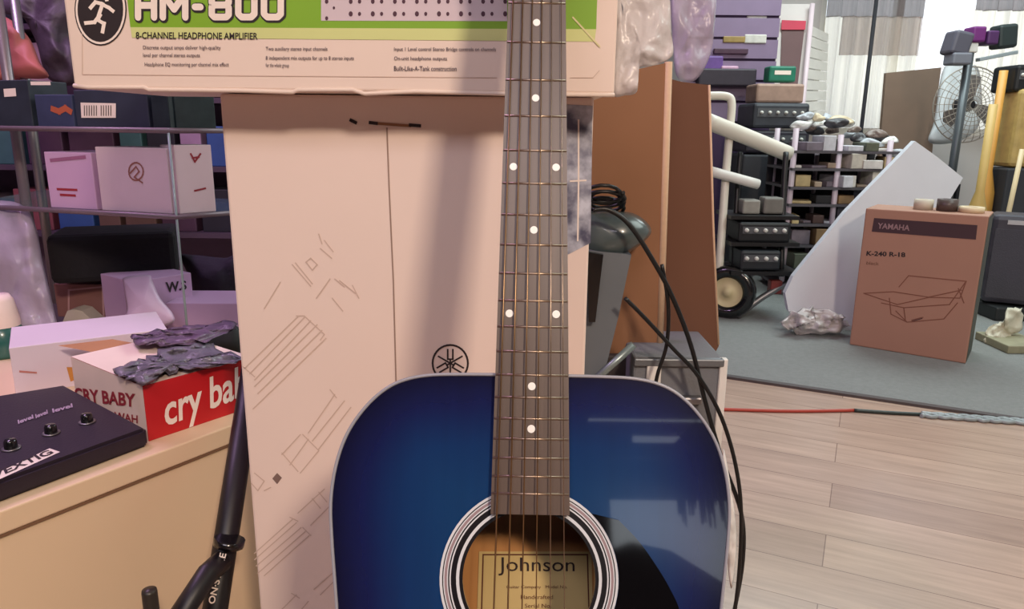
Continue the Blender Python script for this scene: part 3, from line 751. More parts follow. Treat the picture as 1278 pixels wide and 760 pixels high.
# hand sanitiser bottle
bp_ = G(14, 492, CH); bp_ = P(12, 470, 1.36); bp_.z = CH
bt = empty('sanitizer_bottle', bp_); tag(bt, 'dark teal liquid bottle with white cap at the left edge', 'bottle')
zc = P(12, 402, 1.36).z - CH; zt2 = P(12, 362, 1.36).z - CH
MB().lathe([(0, 0), (.036, 0), (.038, .006), (.038, zc - .012), (.030, zc)], seg=32).done('bottle_body', TEAL, bt)
MB().lathe([(.030, zc), (.030, zc + .01), (.024, zt2 - .01), (.018, zt2), (0, zt2)], seg=32).done('cap', M('white_cap', (238, 218, 208), .5), bt)
# small silver jack / key fob next to it
kp = P(43, 404, 1.40)
kk = MB().lathe([(.0, .02), (.012, .018), (.016, .008), (.014, 0), (.008, -.01), (.006, kp.z * -1 + CH if False else CH - kp.z)], kp, seg=20)
tag(kk.done('chrome_knob_stand', CHROME), 'small chrome topped stand beside the teal bottle', 'stand')
# grey plastic bag over the wah box
pillow('grey_plastic_bag', [(145, 462), (165, 450), (190, 444), (215, 428), (250, 425), (285, 440), (296, 452), (262, 458), (225, 462), (200, 470), (178, 478), (152, 474)], lambda x, y: ZG(x, y, CH + hh + .006), .022, M('dusty_bag', (112, 106, 120), .35, bump=.8, bscale=50, var=.4, scale=30), wr=.016, freq=38, rings=14, edge_j=9)
tag(bpy.data.objects['grey_plastic_bag'], 'crumpled grey plastic bag lying over the top of the red wah pedal box', 'plastic bag')
pillow('dark_pouch', [(252, 420), (262, 410), (285, 404), (300, 412), (300, 440), (275, 445), (258, 440)], 1.36, .03, M('dark_green_pouch', (38, 40, 38), .7), wr=.004)
tag(bpy.data.objects['dark_pouch'], 'dark pouch beside the tall white box above the red wah box', 'pouch')
# cream paper wedge
m = MB(); wq = [P(x, y, 1.56) for x, y in ((68, 425), (84, 388), (92, 386), (102, 388), (136, 418), (142, 425))]
m.poly(wq, (.0, .04, 0)); tag(m.done('paper_bag', M('cream_paper', (196, 186, 178), .7)), 'small cream peaked paper bag behind the open carton', 'paper bag')
# lilac stacked boxes
def hbox(name, xl, yl, xr, yr, ytop, z, depth, mat, label, cat='box', Z=None, group=None, bev=.0015):
    """carton whose front bottom edge passes (xl,yl)-(xr,yr) at distance Z or Z pair"""
    Za, Zb = (Z if isinstance(Z, tuple) else (Z, Z))
    A = P(xl, yl, Za); B = P(xr, yr, Zb); zz = min(A.z, B.z) if z is None else z
    T = P((xl + xr) / 2, ytop, (Za + Zb) / 2)
    A.z = B.z = zz
    o = carton(name, A, B, max(.01, T.z - zz), depth, mat, bev); tag(o, label, cat, group); return o
kb = hbox('cardboard_box', 74, 408, 158, 412, 352, CH, .14, M('dusty_card', (138, 96, 92), .8), 'dusty brown cardboard box behind the cream paper bag', Z=1.62)
front(kb).strokes('label_frame', [[(86, 408), (86, 362), (128, 358), (130, 404)]], .004, M('pinkish_print', (186, 146, 148), .7))
lb = hbox('pale_box', 172, 420, 243, 390, 343, CH, .13, LILAC2, 'upright lilac white box with small print near the cabinet back', Z=(1.47, 1.56))
front(lb).text('printed_mark', 'W.S', [(206, 352), (232, 350), (233, 361), (207, 366)], INK, .001, .03)
front(lb).strokes('red_stripe', [[(165, 356), (170, 382)]], .004, REDINK)
pillow('white_bag', [(154, 355), (156, 346), (185, 343), (190, 350), (200, 372), (216, 392), (214, 404), (180, 414), (156, 418), (150, 400), (158, 388)], 1.42, .02, M('pale_bag', (214, 184, 214), .45, var=.1, scale=15), wr=.003)
tag(bpy.data.objects['white_bag'], 'pale lilac paper bag slumped in front of the upright lilac box', 'bag')
lb = hbox('pale_box', 212, 428, 300, 420, 376, CH, .12, LILAC2, 'flat pale lilac box beside the slumped bag, next to the tall box', Z=(1.50, 1.50))
pillow('grey_cloth', [(165, 420), (200, 412), (240, 405), (286, 402), (290, 412), (250, 428), (200, 430), (170, 428)], lambda x, y: ZG(x, y, CH + .09), .018, M('grey_film', (104, 84, 108), .4, var=.5, scale=40, bump=.6), wr=.014, freq=40, rings=12, edge_j=8)
tag(bpy.data.objects['grey_cloth'], 'crumpled grey purple film on top of the open carton', 'plastic film')
# black case on top of the boxes
bc = hbox('black_case', 64, 356, 222, 340, 290, None, .16, BLACKF, 'large black soft case lying under the lower glass shelf', 'case', Z=(1.50, 1.58), bev=.012)
kbase = hbox('dark_carton', 66, 425, 300, 420, 350, CH, .12, M('dark_brown', (58, 38, 46), .8), 'dark purple brown carton supporting the black soft case', Z=(1.80, 1.80))
pillow('black_gig_bag', [(225, 320), (240, 318), (280, 322), (300, 320), (302, 385), (270, 392), (248, 385), (238, 350)], 1.72, .05, M('charcoal_bag', (36, 26, 44), .8, bump=.5), wr=.01)
tag(bpy.data.objects['black_gig_bag'], 'dark soft bag between the black case and the tall white box', 'bag')

# glass display shelves
ch2 = P(220, 268, 1.25).z; ch1 = P(235, 160, 1.25).z
poly2 = [G(-40, 254, ch2), G(220, 268, ch2), G(302, 262, ch2)]
bq = poly2[2] + Vector((.02, .16, 0)); bl = poly2[0] + Vector((-.05, .30, 0))
poly2 += [bq, bl]
disp = empty('glass_display_shelf', Vector((poly2[1].x, poly2[1].y, CH))); o = mwof(disp).translation
tag(disp, 'glass display shelf unit with chrome posts at the left behind the cabinet goods', 'display shelf')
for zz_ in (ch1, ch2):
    pts = [Vector((p.x, p.y, zz_)) - o for p in poly2]
    g_ = MB().poly([p - Vector((0, 0, .008)) for p in pts], (0, 0, .008)).done('glass_shelf', GLASS, disp)
    MB().tube([p - Vector((0, 0, .004)) for p in pts[:3]], .0048, 6).done('front_rail', M('rail_lilac', (124, 108, 116), .45, metal=.3), g_)
for x, y, Z in ((32, 250, 1.47),):
    p = P(x, y, Z)
    MB().tube([Vector((p.x, p.y, CH)) - o, Vector((p.x, p.y, ch1 + .35)) - o], .010, 12).done('chrome_post', M('dull_post', (130, 118, 124), .35, metal=.5), disp)
MB().tube([Vector((poly2[1].x, poly2[1].y, CH)) - o, Vector((poly2[1].x, poly2[1].y, ch1)) - o], .0022, 6).done('corner_post', GLASSEDGE, disp)
for p in (bq, bl): MB().tube([Vector((p.x, p.y, CH)) - o, Vector((p.x, p.y, ch1 + .35)) - o], .010, 12).done('chrome_post', STEEL, disp)
def shelfbox(name, xl, xr, ytop, zz_, off, depth, mat, label, seg=0, cat='box', group=None, inset=.006):
    """box sitting on a glass shelf along its left (seg 0) or right (seg 1) front edge"""
    a, b = poly2[seg], poly2[seg + 1]
    def hit(px):
        # point of edge a-b under pixel column px
        lo, hi = 0.0, 1.0
        for _ in range(40):
            t = (lo + hi) / 2; p = a.lerp(b, t); p = Vector((p.x, p.y, zz_)) - CAM
            x = 639 + FPX * p.dot(rgt) / p.dot(fwd)
            if x < px: lo = t
            else: hi = t
        return a.lerp(b, lo)
    A, B = hit(xl), hit(xr); dd = (B - A).normalized(); nn = Vector((-dd.y, dd.x, 0))
    A = A + nn * (off + inset); B = B + nn * (off + inset)
    A.z = B.z = zz_
    mid = (A + B) / 2; r = ray((xl + xr) / 2, ytop); T = CAM + r * ((mid.y) / r.y)
    ob = carton(name, A, B, T.z - zz_, depth, mat, .0015); tag(ob, label, cat, group); return ob
b1 = shelfbox('pale_box', 60, 118, 190, ch2, 0, .1, LILAC2, 'lilac white printed box at the left of the lower glass shelf')
front(b1).strokes('printed_lines', [[(72, 236), (96, 237)], [(76, 243), (94, 244)]], .004, REDINK); front(b1).strokes('printed_panel', [[(64, 200), (106, 196)]], .006, M('mauve_ink', (150, 96, 130), .6))
b2 = shelfbox('pale_box', 124, 212, 184, ch2, 0, .07, M('cream_lilac', (214, 192, 200), .6), 'pale box with brown round emblem in the middle of the lower glass shelf')
ff = front(b2); BE = M('brown_ink', (150, 96, 84), .6)
ff.strokes('round_emblem', [[(170 + 9 * math.cos(R(a)), 214 + 11 * math.sin(R(a))) for a in range(0, 361, 20)], [(163, 216), (170, 208), (174, 214), (168, 221), (178, 228)]], .0028, BE)
b3 = shelfbox('pale_box', 226, 272, 181, ch2, 0, .06, M('cream_white', (222, 200, 204), .6), 'tall cream box with red print at the right end of the lower glass shelf', seg=1)
front(b3).strokes('red_mark', [[(238, 192), (243, 202), (250, 192)], [(240, 197), (248, 196)], [(243, 238), (256, 235)]], .003, REDINK)
b4 = shelfbox('dark_case_box', 93, 184, 112, ch1, 0, .1, M('dark_slate_print', (48, 54, 70), .5, var=.5, scale=14), 'dark printed box with white barcode label on the upper glass shelf')
ff = front(b4)
ff.area('barcode_label', [(101, 128), (145, 129), (145, 147), (102, 147)], WHITEINK, .0008)
ff.strokes('barcode_bars', [[(x, 132), (x, 144)] for x in range(106, 142, 3) if x != 124], .0016, INK, .0012)
b5 = shelfbox('colourful_box', 44, 90, 118, ch1, 0, .08, M('blue_green_print', (54, 62, 92), .5, var=.5, scale=22), 'small blue box with orange print left of the barcode box')
front(b5).strokes('orange_print', [[(66, 136), (74, 139), (82, 135), (88, 139)]], .010, M('orange_ink', (176, 88, 60), .6)); front(b5).strokes('white_strip', [[(40, 104), (62, 104)]], .006, WHITEINK)
b6 = shelfbox('dark_package', -20, 38, 100, ch1, 0, .08, M('dark_green_print', (40, 48, 60), .5, var=.6, scale=25), 'dark green package with white sticker at the far left of the upper glass shelf')
front(b6).area('white_sticker', [(5, 111), (20, 110), (21, 120), (6, 121)], WHITEINK, .001)
b7 = shelfbox('glass_jar_box', 188, 218, 116, ch1, 0, .08, M('dark_teal_print', (40, 52, 56), .25, var=.6, scale=30), 'dark teal glossy package right of the barcode box')
b8 = shelfbox('glass_jar_box', 222, 272, 116, ch1, 0, .1, M('dark_teal_print2', (44, 58, 60), .25, var=.7, scale=26), 'dark greenish package at the right end of the upper glass shelf', seg=1)
# draped things at the top left
pillow('orange_bag', [(-30, 22), (0, 20), (18, 28), (38, 50), (50, 78), (60, 97), (20, 98), (-30, 100)], 1.62, .05, M('orange_lilac_bag', (168, 92, 86), .65, var=.4, scale=8), wr=.012)
tag(bpy.data.objects['orange_bag'], 'orange red plastic bag bulging at the top left corner', 'bag')
pillow('purple_plastic_bag', [(-30, -40), (40, -44), (100, -30), (98, 60), (96, 104), (60, 98), (44, 50), (20, 14), (-30, 8)], 1.95, .06, M('dark_purple_plastic', (62, 50, 64), .55, var=.5, scale=7, bump=.9, bscale=25), wr=.02, freq=16)
tag(bpy.data.objects['purple_plastic_bag'], 'dark purple plastic sheeting behind the upper shelf at the top left', 'plastic sheet')
pillow('hanging_plastic_bag', [(-40, 250), (0, 250), (28, 256), (44, 280), (54, 330), (66, 380), (72, 424), (40, 428), (-40, 440)], 1.38, .03, PLASTICP, wr=.014, freq=16)
tag(bpy.data.objects['hanging_plastic_bag'], 'clear lilac plastic bag hanging at the left edge above the teal bottle', 'plastic bag')
# back shelf wall: small goods behind the glass
gi = [(0, 180, 20, (120, 60, 70)), (0, 200, 16, (70, 40, 60)), (0, 222, 12, (150, 120, 150)), (0, 244, 20, (40, 70, 130))]
m = MB().box((-1.3, 2.45, .62), (1.4, .3, .02)); 
bs = empty('wall_shelf', (-1.2, 2.6, 0)); o = Vector((-1.2, 2.6, 0)); m.b.free()
tag(bs, 'dark shelving unit against the wall behind the glass display', 'shelf')
levels = [.45, .66, .87, 1.08, 1.29, 1.5]
for z in levels: MB().box(Vector((-1.2, 2.47, z)) - o, (2.3, .22, .016)).done('shelf_board', M('shelf_dark', (70, 54, 72), .7), bs)
for x in (-2.34, -.06): MB().box(Vector((x, 2.47, .78)) - o, (.02, .22, 1.56)).done('side_panel', MC['shelf_dark'], bs)
cols = [(120, 60, 70), (70, 44, 66), (150, 120, 150), (44, 74, 134), (96, 70, 66), (30, 28, 40), (150, 84, 70), (60, 96, 100), (170, 140, 150)]
first = {}
for li, z in enumerate(levels[:-1]):
    x = -2.28
    while x < -.2:
        w = random.uniform(.07, .16); hgt = random.uniform(.08, .17)
        c = random.choice(cols)
        mt = M('goods_%d_%d_%d' % c, c, .6, var=.3, scale=16)
        ob = MB().box((0, 0, hgt / 2), (w * .92, .12, hgt), bev=.003).done('packaged_goods', mt)
        ob.location = (x + w / 2, 2.45, z + .008)
        tag(ob, 'small packaged article on the dim shelving behind the glass display', 'package', 'packages on the dim rear shelving')
        x += w + .01

# stands in front of the cabinet
sb = P(270, 745, 0.93)
ms = empty('microphone_stand', Vector((sb.x, sb.y, 0))); o = mwof(ms).translation
tag(ms, 'folded black stand with white lettering leaning between the cabinet and the tall box', 'stand')
pa = P(306, 520, 1.02); pb_ = P(271, 745, .93); dd = (pb_ - pa).normalized(); pf = pb_ + dd * ((pb_.z - .02) / -dd.z); pt_ = pa - dd * .12
MB().tube([pt_ - o, pf - o], .0155, 16).done('main_tube', BLACK, ms)
pc = P(259, 716, .90); pd = P(226, 766, .86); d2 = (pd - pc).normalized(); pe = pd + d2 * max(0, (pd.z - .015) / -d2.z) if d2.z < -.05 else pd
MB().tube([P(277, 700, .925) - o, pc - o, pd - o, Vector((pd.x - .06, pd.y - .03, .02)) - o], .0135, 12).done('leg', BLACK, ms)
MB().tube([P(287, 672, .935) - o, P(285, 681, .935) - o], .019, 14).done('collar', BLACKG, ms)
nb = -(dd.cross(Vector((1, 0, 0)))).normalized()
fr = Face(ms, (P(271, 745, .93) - o) - fwd * .0162, -fwd)
fr.text('lettering', 'ON STAGE', [(270, 690), (277, 692), (271, 752), (262, 750)], WHITEINK) if False else None
def vtext(face, body, a, b, wd, mat):
    """text running from pixel a to b (baseline start to end) with half-height wd pixels"""
    dx, dy = b[0] - a[0], b[1] - a[1]; l = math.hypot(dx, dy); nx, ny = dy / l * wd, -dx / l * wd
    face.text('lettering', body, [(a[0] + nx, a[1] + ny), (b[0] + nx, b[1] + ny), (b[0] - nx, b[1] - ny), (a[0] - nx, a[1] - ny)], mat, .001, .02)
vtext(fr, 'ON·STAGE', (264, 753), (279, 690), 4.2, WHITEINK)
pp = P(186, 735, .80)
po = MB().lathe([(0, 0), (.0075, -.001), (.008, -.004), (.008, -pp.z + .012), (.055, -pp.z + .008), (.055, -pp.z), (0, -pp.z)], (0, 0, 0), seg=20).done('round_base_stand', M('dark_tube', (56, 52, 46), .4, metal=.4))
setm(po, Matrix.Translation(pp)); tag(po, 'dark upright stand tube ending just above the bottom edge in front of the cabinet', 'stand')

# ================================================================== RIGHT: carton, foam, floor cables
A = G(1060, 430, .006); B = G(1205, 454, .006)
kx = carton('keyboard_carton', A, B, 0.1, .2, BROWN3)
hgt = height_at(B, 1231, 270)
bpy.data.objects.remove(kx)
kx = carton('keyboard_carton', A, B, hgt, .20, BROWN3, bev=.004)
tag(kx, 'brown printed carton with dark top band standing on the grey carpet', 'box')
f = front(kx); DB = M('dark_band', (62, 38, 44), .6)
f.area('dark_band', [(1091, 272), (1220, 281), (1218, 299), (1088, 289)], DB, .001)
f.text('band_text', 'YAMAHA', [(1096, 278), (1136, 281), (1135, 288), (1095, 285)], M('band_pale', (150, 120, 122), .6), .0016, .02)
f.text('model_text', 'K-240 R-18', [(1082, 313), (1130, 315), (1130, 321), (1081, 319)], INK, .001, .03)
f.text('small_text', 'black', [(1082, 326), (1097, 327), (1097, 331), (1081, 330)], BROWN2, .001)
f.strokes('printed_drawing', [[(1078, 366), (1115, 364), (1160, 371)], [(1122, 358), (1134, 344), (1206, 351), (1198, 372), (1158, 371)], [(1158, 371), (1200, 362)], [(1100, 378), (1128, 384), (1185, 380), (1205, 352)], [(1118, 388), (1132, 402), (1178, 398), (1195, 378)],
    [(1138, 400), (1152, 396)], [(1078, 366), (1120, 380), (1160, 371)], [(1128, 384), (1130, 400)], [(1110, 372), (1112, 392), (1132, 402)], [(1196, 360), (1203, 378)]], .0035, M('drawing_ink', (126, 78, 60), .7))
f.strokes('printed_mark', [[(1139, 400), (1150, 397)]], .007, DB)
wk, dk, hk = DIM[kx.name]
MB().poly([(wk / 2 + .0008, .004, .004), (wk / 2 + .0008, dk - .004, .004), (wk / 2 + .0008, dk - .004, hk - .004), (wk / 2 + .0008, .004, hk - .004)]).done('dark_side_face', M('side_dark', (66, 68, 60), .6, var=.4, scale=30), kx, False)  # right side face covered in a darker grey-green
# rolls of tape etc. on top of it
ztop = .006 + hgt
for k, (x, y, r, mt, lbl) in enumerate(((1146, 262, .032, M('tape_cream', (200, 190, 170), .5), 'pale tape roll on top of the brown carton, leftmost'), (1170, 261, .034, M('tape_brown', (84, 70, 66), .4), 'dark roll in the middle on top of the brown carton'), (1196, 264, .04, M('tape_beige', (216, 196, 160), .6), 'beige disc on the right of the carton top'))):
    p = Vector(kx.matrix_world @ Vector(((-.02, .055, .13)[k], .10, 0))); p = Vector((p.x, p.y, ztop)); hh = (.036, .042, .02)[k]
    ob = MB().lathe([(r * .5, 0), (r, 0), (r, hh), (r * .5, hh), (r * .5, 0)], seg=28).done('tape_roll', mt); ob.location = p
    tag(ob, lbl, 'tape roll')
# pale foam sheet
FOAM = M('pale_foam', (216, 220, 226), .6, var=.05)
o_ = sheet('foam_sheet', [(1142, 176), (1170, 196), (1202, 222), (1185, 250), (1150, 330), (1090, 416), (1006, 410), (984, 388), (980, 366), (990, 345), (1055, 265)], G(1050, 414, .006).y + .02, .03, FOAM, tilt=.15)
tag(o_, 'large pale foam sheet leaning behind the brown carton on the carpet', 'foam sheet')
# flush with carpet: crumpled film at its foot
pillow('crumpled_film', [(978, 400), (990, 388), (1015, 384), (1045, 390), (1058, 400), (1056, 413), (1020, 416), (985, 413)], ZG(1020, 414, .01) - .04, .05, PLASTICW, wr=.03, freq=24, rings=14, edge_j=10)
tag(bpy.data.objects['crumpled_film'], 'crumpled clear film at the foot of the pale foam sheet', 'plastic film')
# red and black cable on the plank floor
m = MB(); m.tube(spline([G(x, y, .005) for x, y in ((780, 506), (860, 509), (910, 511), (990, 513), (1066, 512))], 6), .005, 8)
cb_ = m.done('floor_cable', M('red_cable', (168, 62, 48), .5)); tag(cb_, 'red cable on the plank floor with a black end section', 'cable')
m = MB(); m.tube(spline([G(x, y, .0055) for x, y in ((1066, 512), (1110, 515), (1150, 517))], 6), .0055, 8); m.done('black_end', M('dark_green_cable', (38, 50, 48), .4), cb_)
m = MB()
for k in range(3):
    m.tube(spline([G(1150 + 13 * i, 517 + i * .95 + (2.4 * math.sin(i * 1.7 + k * 2)), .006) for i in range(13)], 4), .006, 6)
tag(m.done('twisted_film', M('silver_film', (146, 156, 158), .3, var=.4, scale=60)), 'twisted silvery film strip along the carpet edge at the right', 'plastic film')

# ================================================================== BACK ROOM
# cart with white tubes
CZ = ZG(909, 396, .006) - .02
ct = empty('equipment_cart', G(940, 398, .006)); o = mwof(ct).translation
tag(ct, 'white tubed equipment cart with a big black wheel beside the cardboard', 'cart')
def T(m, pts, r, seg=10): m.tube(spline([p - o for p in pts], 4), r, seg); return m
T(MB(), [P(876, 120, CZ), P(905, 120, CZ), P(913, 128, CZ), P(911, 160, CZ), P(905, 230, CZ), P(897, 345, CZ)], .018).done('frame_tube', CREAMP, ct)
T(MB(), [P(880, 150, CZ - .1), P(930, 170, CZ), P(984, 192, CZ + .1)], .034, 14).done('rolled_tube', CREAMP, ct)
T(MB(), [P(884, 213, CZ - .05), P(946, 230, CZ)], .022, 12).done('rolled_tube', WHITEP, ct)
wc = P(909, 364, CZ)
MB().lathe([(.064, -.025), (.103, -.03), (.115, -.015), (.115, .015), (.103, .03), (.064, .025), (.064, -.025)], wc - o, (-.45, -.9, .05), seg=36).done('wheel_tyre', BLACKG, ct)
MB().lathe([(0, .028), (.018, .028), (.02, .018), (.062, .02), (.064, .026), (.066, -.02), (0, -.02)], wc - o, (-.45, -.9, .05), seg=36).done('wheel_hub', M('cream_hub', (206, 190, 148), .5), ct)
for y in (300, 268, 335): MB().box(P(944, y, CZ + .05) - o, (.29, .24, .016)).done('deck', BLACK, ct)
T(MB(), [P(975, 345, CZ), P(978, 240, CZ), P(981, 190, CZ)], .012).done('frame_tube', BLACK, ct)
T(MB(), [P(915, 345, CZ + .05), P(920, 240, CZ + .05), P(924, 190, CZ + .05)], .012).done('frame_tube', BLACK, ct)
T(MB(), [P(920, 395, CZ), P(950, 372, CZ), P(985, 352, CZ)], .014).done('lower_bar', STEEL, ct)
T(MB(), [P(935, 345, CZ), P(950, 330, CZ), P(956, 290, CZ)], .01).done('lower_bar', STEEL, ct)
def small(name, px, py, Z, w, h, d, rgb, label, cat, group=None, rot=0.0, met=0.0, rough=.5):
    """small article whose bottom centre projects to (px,py) at distance Z"""
    c = P(px, py, Z)
    ob = MB().box((0, 0, h / 2), (w, d, h), bev=min(w, h, d) * .12).done(name, M('%s_%d_%d_%d' % (name, *rgb), rgb, rough, metal=met, var=.35, scale=22))
    ob.location = c; ob.rotation_euler = (0, 0, rot); tag(ob, label, cat, group); return ob
small('silver_box', 934, 266, CZ + .02, .075, .06, .08, (150, 148, 140), 'small silver item on the cart deck, left of its twin', 'equipment')
small('silver_box', 961, 266, CZ + .02, .085, .07, .08, (120, 118, 112), 'small dull silver item on the cart deck, right of its twin', 'equipment')
small('black_amplifier', 945, 299, CZ + .03, .22, .085, .18, (22, 24, 28), 'black amplifier unit on the middle deck of the cart', 'amplifier')
small('black_mixer', 940, 333, CZ + .03, .17, .085, .18, (30, 34, 40), 'dark mixer on the lower deck of the cart', 'mixer')
small('red_box', 966, 366, CZ + .02, .05, .06, .05, (130, 52, 48), 'small red box beside the cart on the carpet', 'box')
small('green_box', 972, 103, 4.15, .15, .085, .1, (22, 112, 88), 'green box on top of the brown carton in the back room', 'box')
small('brown_carton', 965, 129, 4.12, .26, .1, .2, (168, 138, 122), 'brown carton stacked below the green box', 'box')
small('dark_amplifier', 962, 160, 4.1, .30, .13, .3, (54, 58, 66), 'dark amplifier carrying the brown carton and green box', 'amplifier')
small('dark_amplifier', 958, 190, 4.14, .34, .12, .3, (48, 44, 56), 'lower dark amplifier behind the thick cream tube', 'amplifier')

# wire rack with small goods
RZ = 3.50
rk = empty('wire_rack', G(1020, 385, .006)); o = mwof(rk).translation
tag(rk, 'pink and white wire rack full of small goods behind the foam sheet', 'rack')
PINK = M('pink_upright', (196, 178, 188), .4)
base = G(985, 384, .006)
for x, y0, dz in ((994, 160, 0), (1050, 168, 0.0), (1112, 175, .0)):
    t_ = P(x, y0, RZ + dz); MB().tube([Vector((t_.x, t_.y, .006)) - o, t_ - o], .014, 8).done('upright', PINK, rk)
    MB().tube([Vector((t_.x + .03, t_.y + .34, .006)) - o, t_ + Vector((.03, .34, 0)) - o], .014, 8).done('upright', PINK, rk)
lv = []
a_ = P(994, 200, RZ); b_ = P(1112, 200, RZ + .05)
for y in (190, 212, 236, 258, 284, 312, 342, 368):
    z = P(1040, y, RZ).z; lv.append(z)
    m = MB().box(Vector(((a_.x + b_.x) / 2 + .015, a_.y + .18, z)) - o, (b_.x - a_.x + .06, .36, .012)); m.done('rack_shelf', M('rack_metal', (96, 92, 98), .5, metal=.4), rk)
MB().box(Vector(((a_.x + b_.x) / 2 + .03, a_.y + .37, lv[0] - .28)) - o, (b_.x - a_.x + .08, .012, .6)).done('rack_shade_sheet', M('rack_shade', (34, 32, 38), .8), rk)  # dark sheet added for the darkness between the goods
ry = a_.y + .14
gc = [(224, 218, 204), (196, 176, 130), (204, 204, 210), (196, 188, 176), (60, 56, 62), (40, 38, 46), (150, 120, 84), (120, 110, 120), (216, 212, 206), (80, 60, 56), (96, 100, 84), (170, 150, 130), (30, 30, 34), (130, 56, 60)]
for z in lv[:-1]:
    x = a_.x + .02
    while x < b_.x - .03:
        w = random.uniform(.03, .10); hgt2 = random.choice((.012, .025, .04, .055, .07, .08)); c = random.choice(gc)
        ob = MB().box((0, 0, hgt2 / 2), (w * .9, random.uniform(.08, .2), hgt2), bev=.003).done('small_package', M('rackgoods_%d_%d_%d' % c, c, .5, var=.4, scale=30))
        ob.location = (x + w / 2, ry - .06, z + .006); ob.rotation_euler = (0, 0, random.uniform(-.3, .3))
        tag(ob, 'small package lying on the crowded wire rack behind the foam sheet', 'package', 'packages on the wire rack'); x += w + .006
# heap of white cables and papers on top of the rack
random.seed(5)
for k in range(22):
    t = k / 21; x = 1000 + 116 * t; y = 158 + 30 * t * t + random.uniform(-14, 4)
    w = random.uniform(8, 17); h2 = random.uniform(3, 7); ja = [random.uniform(-3, 3) for _ in range(8)]
    pillow('crumpled_packet', [(x - w, y + ja[0]), (x - w * .4, y - h2 + ja[1]), (x + w * .5, y - h2 + ja[2]), (x + w, y + ja[3]), (x + w * .5, y + h2 + ja[4] * .5), (x - w * .6, y + h2)], RZ + .10 + .035 * (k % 4), .02, M('packet_%d' % (k % 5), ((224, 222, 216), (176, 180, 186), (120, 104, 96), (60, 58, 62), (206, 190, 160))[k % 5], .45, var=.4, scale=30), wr=.012, freq=22, rings=5, sub=3)
    tag(bpy.data.objects['crumpled_packet' if k == 0 else 'crumpled_packet.%03d' % k], 'crumpled packet heaped on top of the wire rack below the curtain', 'packet', 'packets heaped on the rack top')

# slat wall with goods, left part of the back
sw = empty('slat_wall_panel', (1.45, 4.6, 0)); o = Vector((1.45, 4.6, 0)); SL = M('lilac_slat', (132, 112, 140), .5)
tag(sw, 'lilac slat wall panel with hooks of goods beyond the cardboard', 'display panel')
x0 = P(846, 60, 4.6).x; x1 = P(953, 60, 4.6).x
k = 0; z = .9
while z < 2.4:
    MB().box(Vector(((x0 + x1) / 2, 4.6, z)) - o, (x1 - x0, .02, .105)).done('slat', SL, sw); z += .12
MB().box(Vector(((x0 + x1) / 2, 4.62, 1.2)) - o, (x1 - x0, .02, 2.38)).done('backing', M('slat_dark', (70, 50, 84), .7), sw)
m_ = MB().tube([P(957, -30, 4.5) - o, P(951, 100, 4.5) - o, Vector((P(951, 100, 4.5).x, P(951, 100, 4.5).y, .01)) - o], .012, 8).done('white_upright', WHITEP, sw)
MB().tube([P(890, -20, 4.42) - o, P(880, 110, 4.42) - o], .018, 8).done('purple_upright', M('purple_metal', (120, 70, 140), .4), sw)
for (x, y, w, h, rgb, lb_) in ((912, 18, .26, .12, (20, 20, 24), 'black boxed item at the top of the slat wall'), (905, 40, .2, .06, (110, 100, 104), 'grey packet below the black box on the slat wall'), (941, 38, .12, .08, (214, 212, 206), 'white boxed item on the slat wall, upper right'),
                                  (915, 54, .14, .035, (150, 124, 70), 'yellowish packet on the slat wall'), (940, 55, .13, .05, (200, 196, 188), 'white packet on the slat wall, below the white boxed item'), (910, 68, .2, .03, (70, 40, 60), 'thin dark packet on the slat wall'), (886, 46, .05, .06, (160, 70, 110), 'pink packet beside the purple upright'),
                                  (905, 108, .34, .10, (48, 40, 52), 'dark bundle at the foot of the slat wall'), (908, 96, .1, .06, (204, 160, 186), 'pale pink packet on the dark bundle, left'), (925, 102, .1, .07, (220, 200, 200), 'pale pink packet on the dark bundle, right'), (885, 88, .14, .08, (104, 70, 140), 'purple packet beside the dark bundle')):
    small('hanging_goods', x, y, 4.38, w, h, .08, rgb, lb_, 'package')

# white framed column and poster, angled slat panel
pst = empty('poster_stand', P(985, 200, 4.7)); o = mwof(pst).translation
tag(pst, 'white framed standing board with red topped brown poster left of the curtains', 'poster stand')
q = [P(970, 5, 4.7), P(1012, 5, 4.7), P(1000, 160, 4.7), P(964, 160, 4.7)]
MB().poly([v - o for v in q], (0, .02, 0)).done('board', M('white_board', (216, 208, 204), .6), pst)
q = [P(976, 36, 4.69), P(1004, 36, 4.69), P(993, 128, 4.69), P(973, 128, 4.69)]
MB().poly([v - o for v in q], (0, .004, 0)).done('poster', M('brown_poster', (104, 72, 72), .6), pst)
q = [P(976, 25, 4.68), P(1006, 26, 4.68), P(1005, 37, 4.68), P(975, 37, 4.68)]
MB().poly([v - o for v in q], (0, .004, 0)).done('red_header', M('red_header', (196, 50, 76), .6), pst)
MB().tube([P(971, 5, 4.66) - o, P(964, 100, 4.66) - o], .014, 8).done('frame_post', WHITEP, pst)
MB().tube([P(1014, 5, 4.66) - o, P(1000, 150, 4.66) - o, Vector((P(1000, 150, 4.66).x, P(1000, 150, 4.66).y, 0.006)) - o], .016, 8).done('frame_post', M('pinkish_white', (226, 206, 212), .5), pst)
apn = empty('white_slat_panel', P(1015, 160, 4.75)); o = mwof(apn).translation
tag(apn, 'white slatted panel set at an angle between the poster board and the curtains', 'display panel')
a0, a1 = P(1006, 30, 4.6), P(1032, 42, 5.2)
n_ = 9
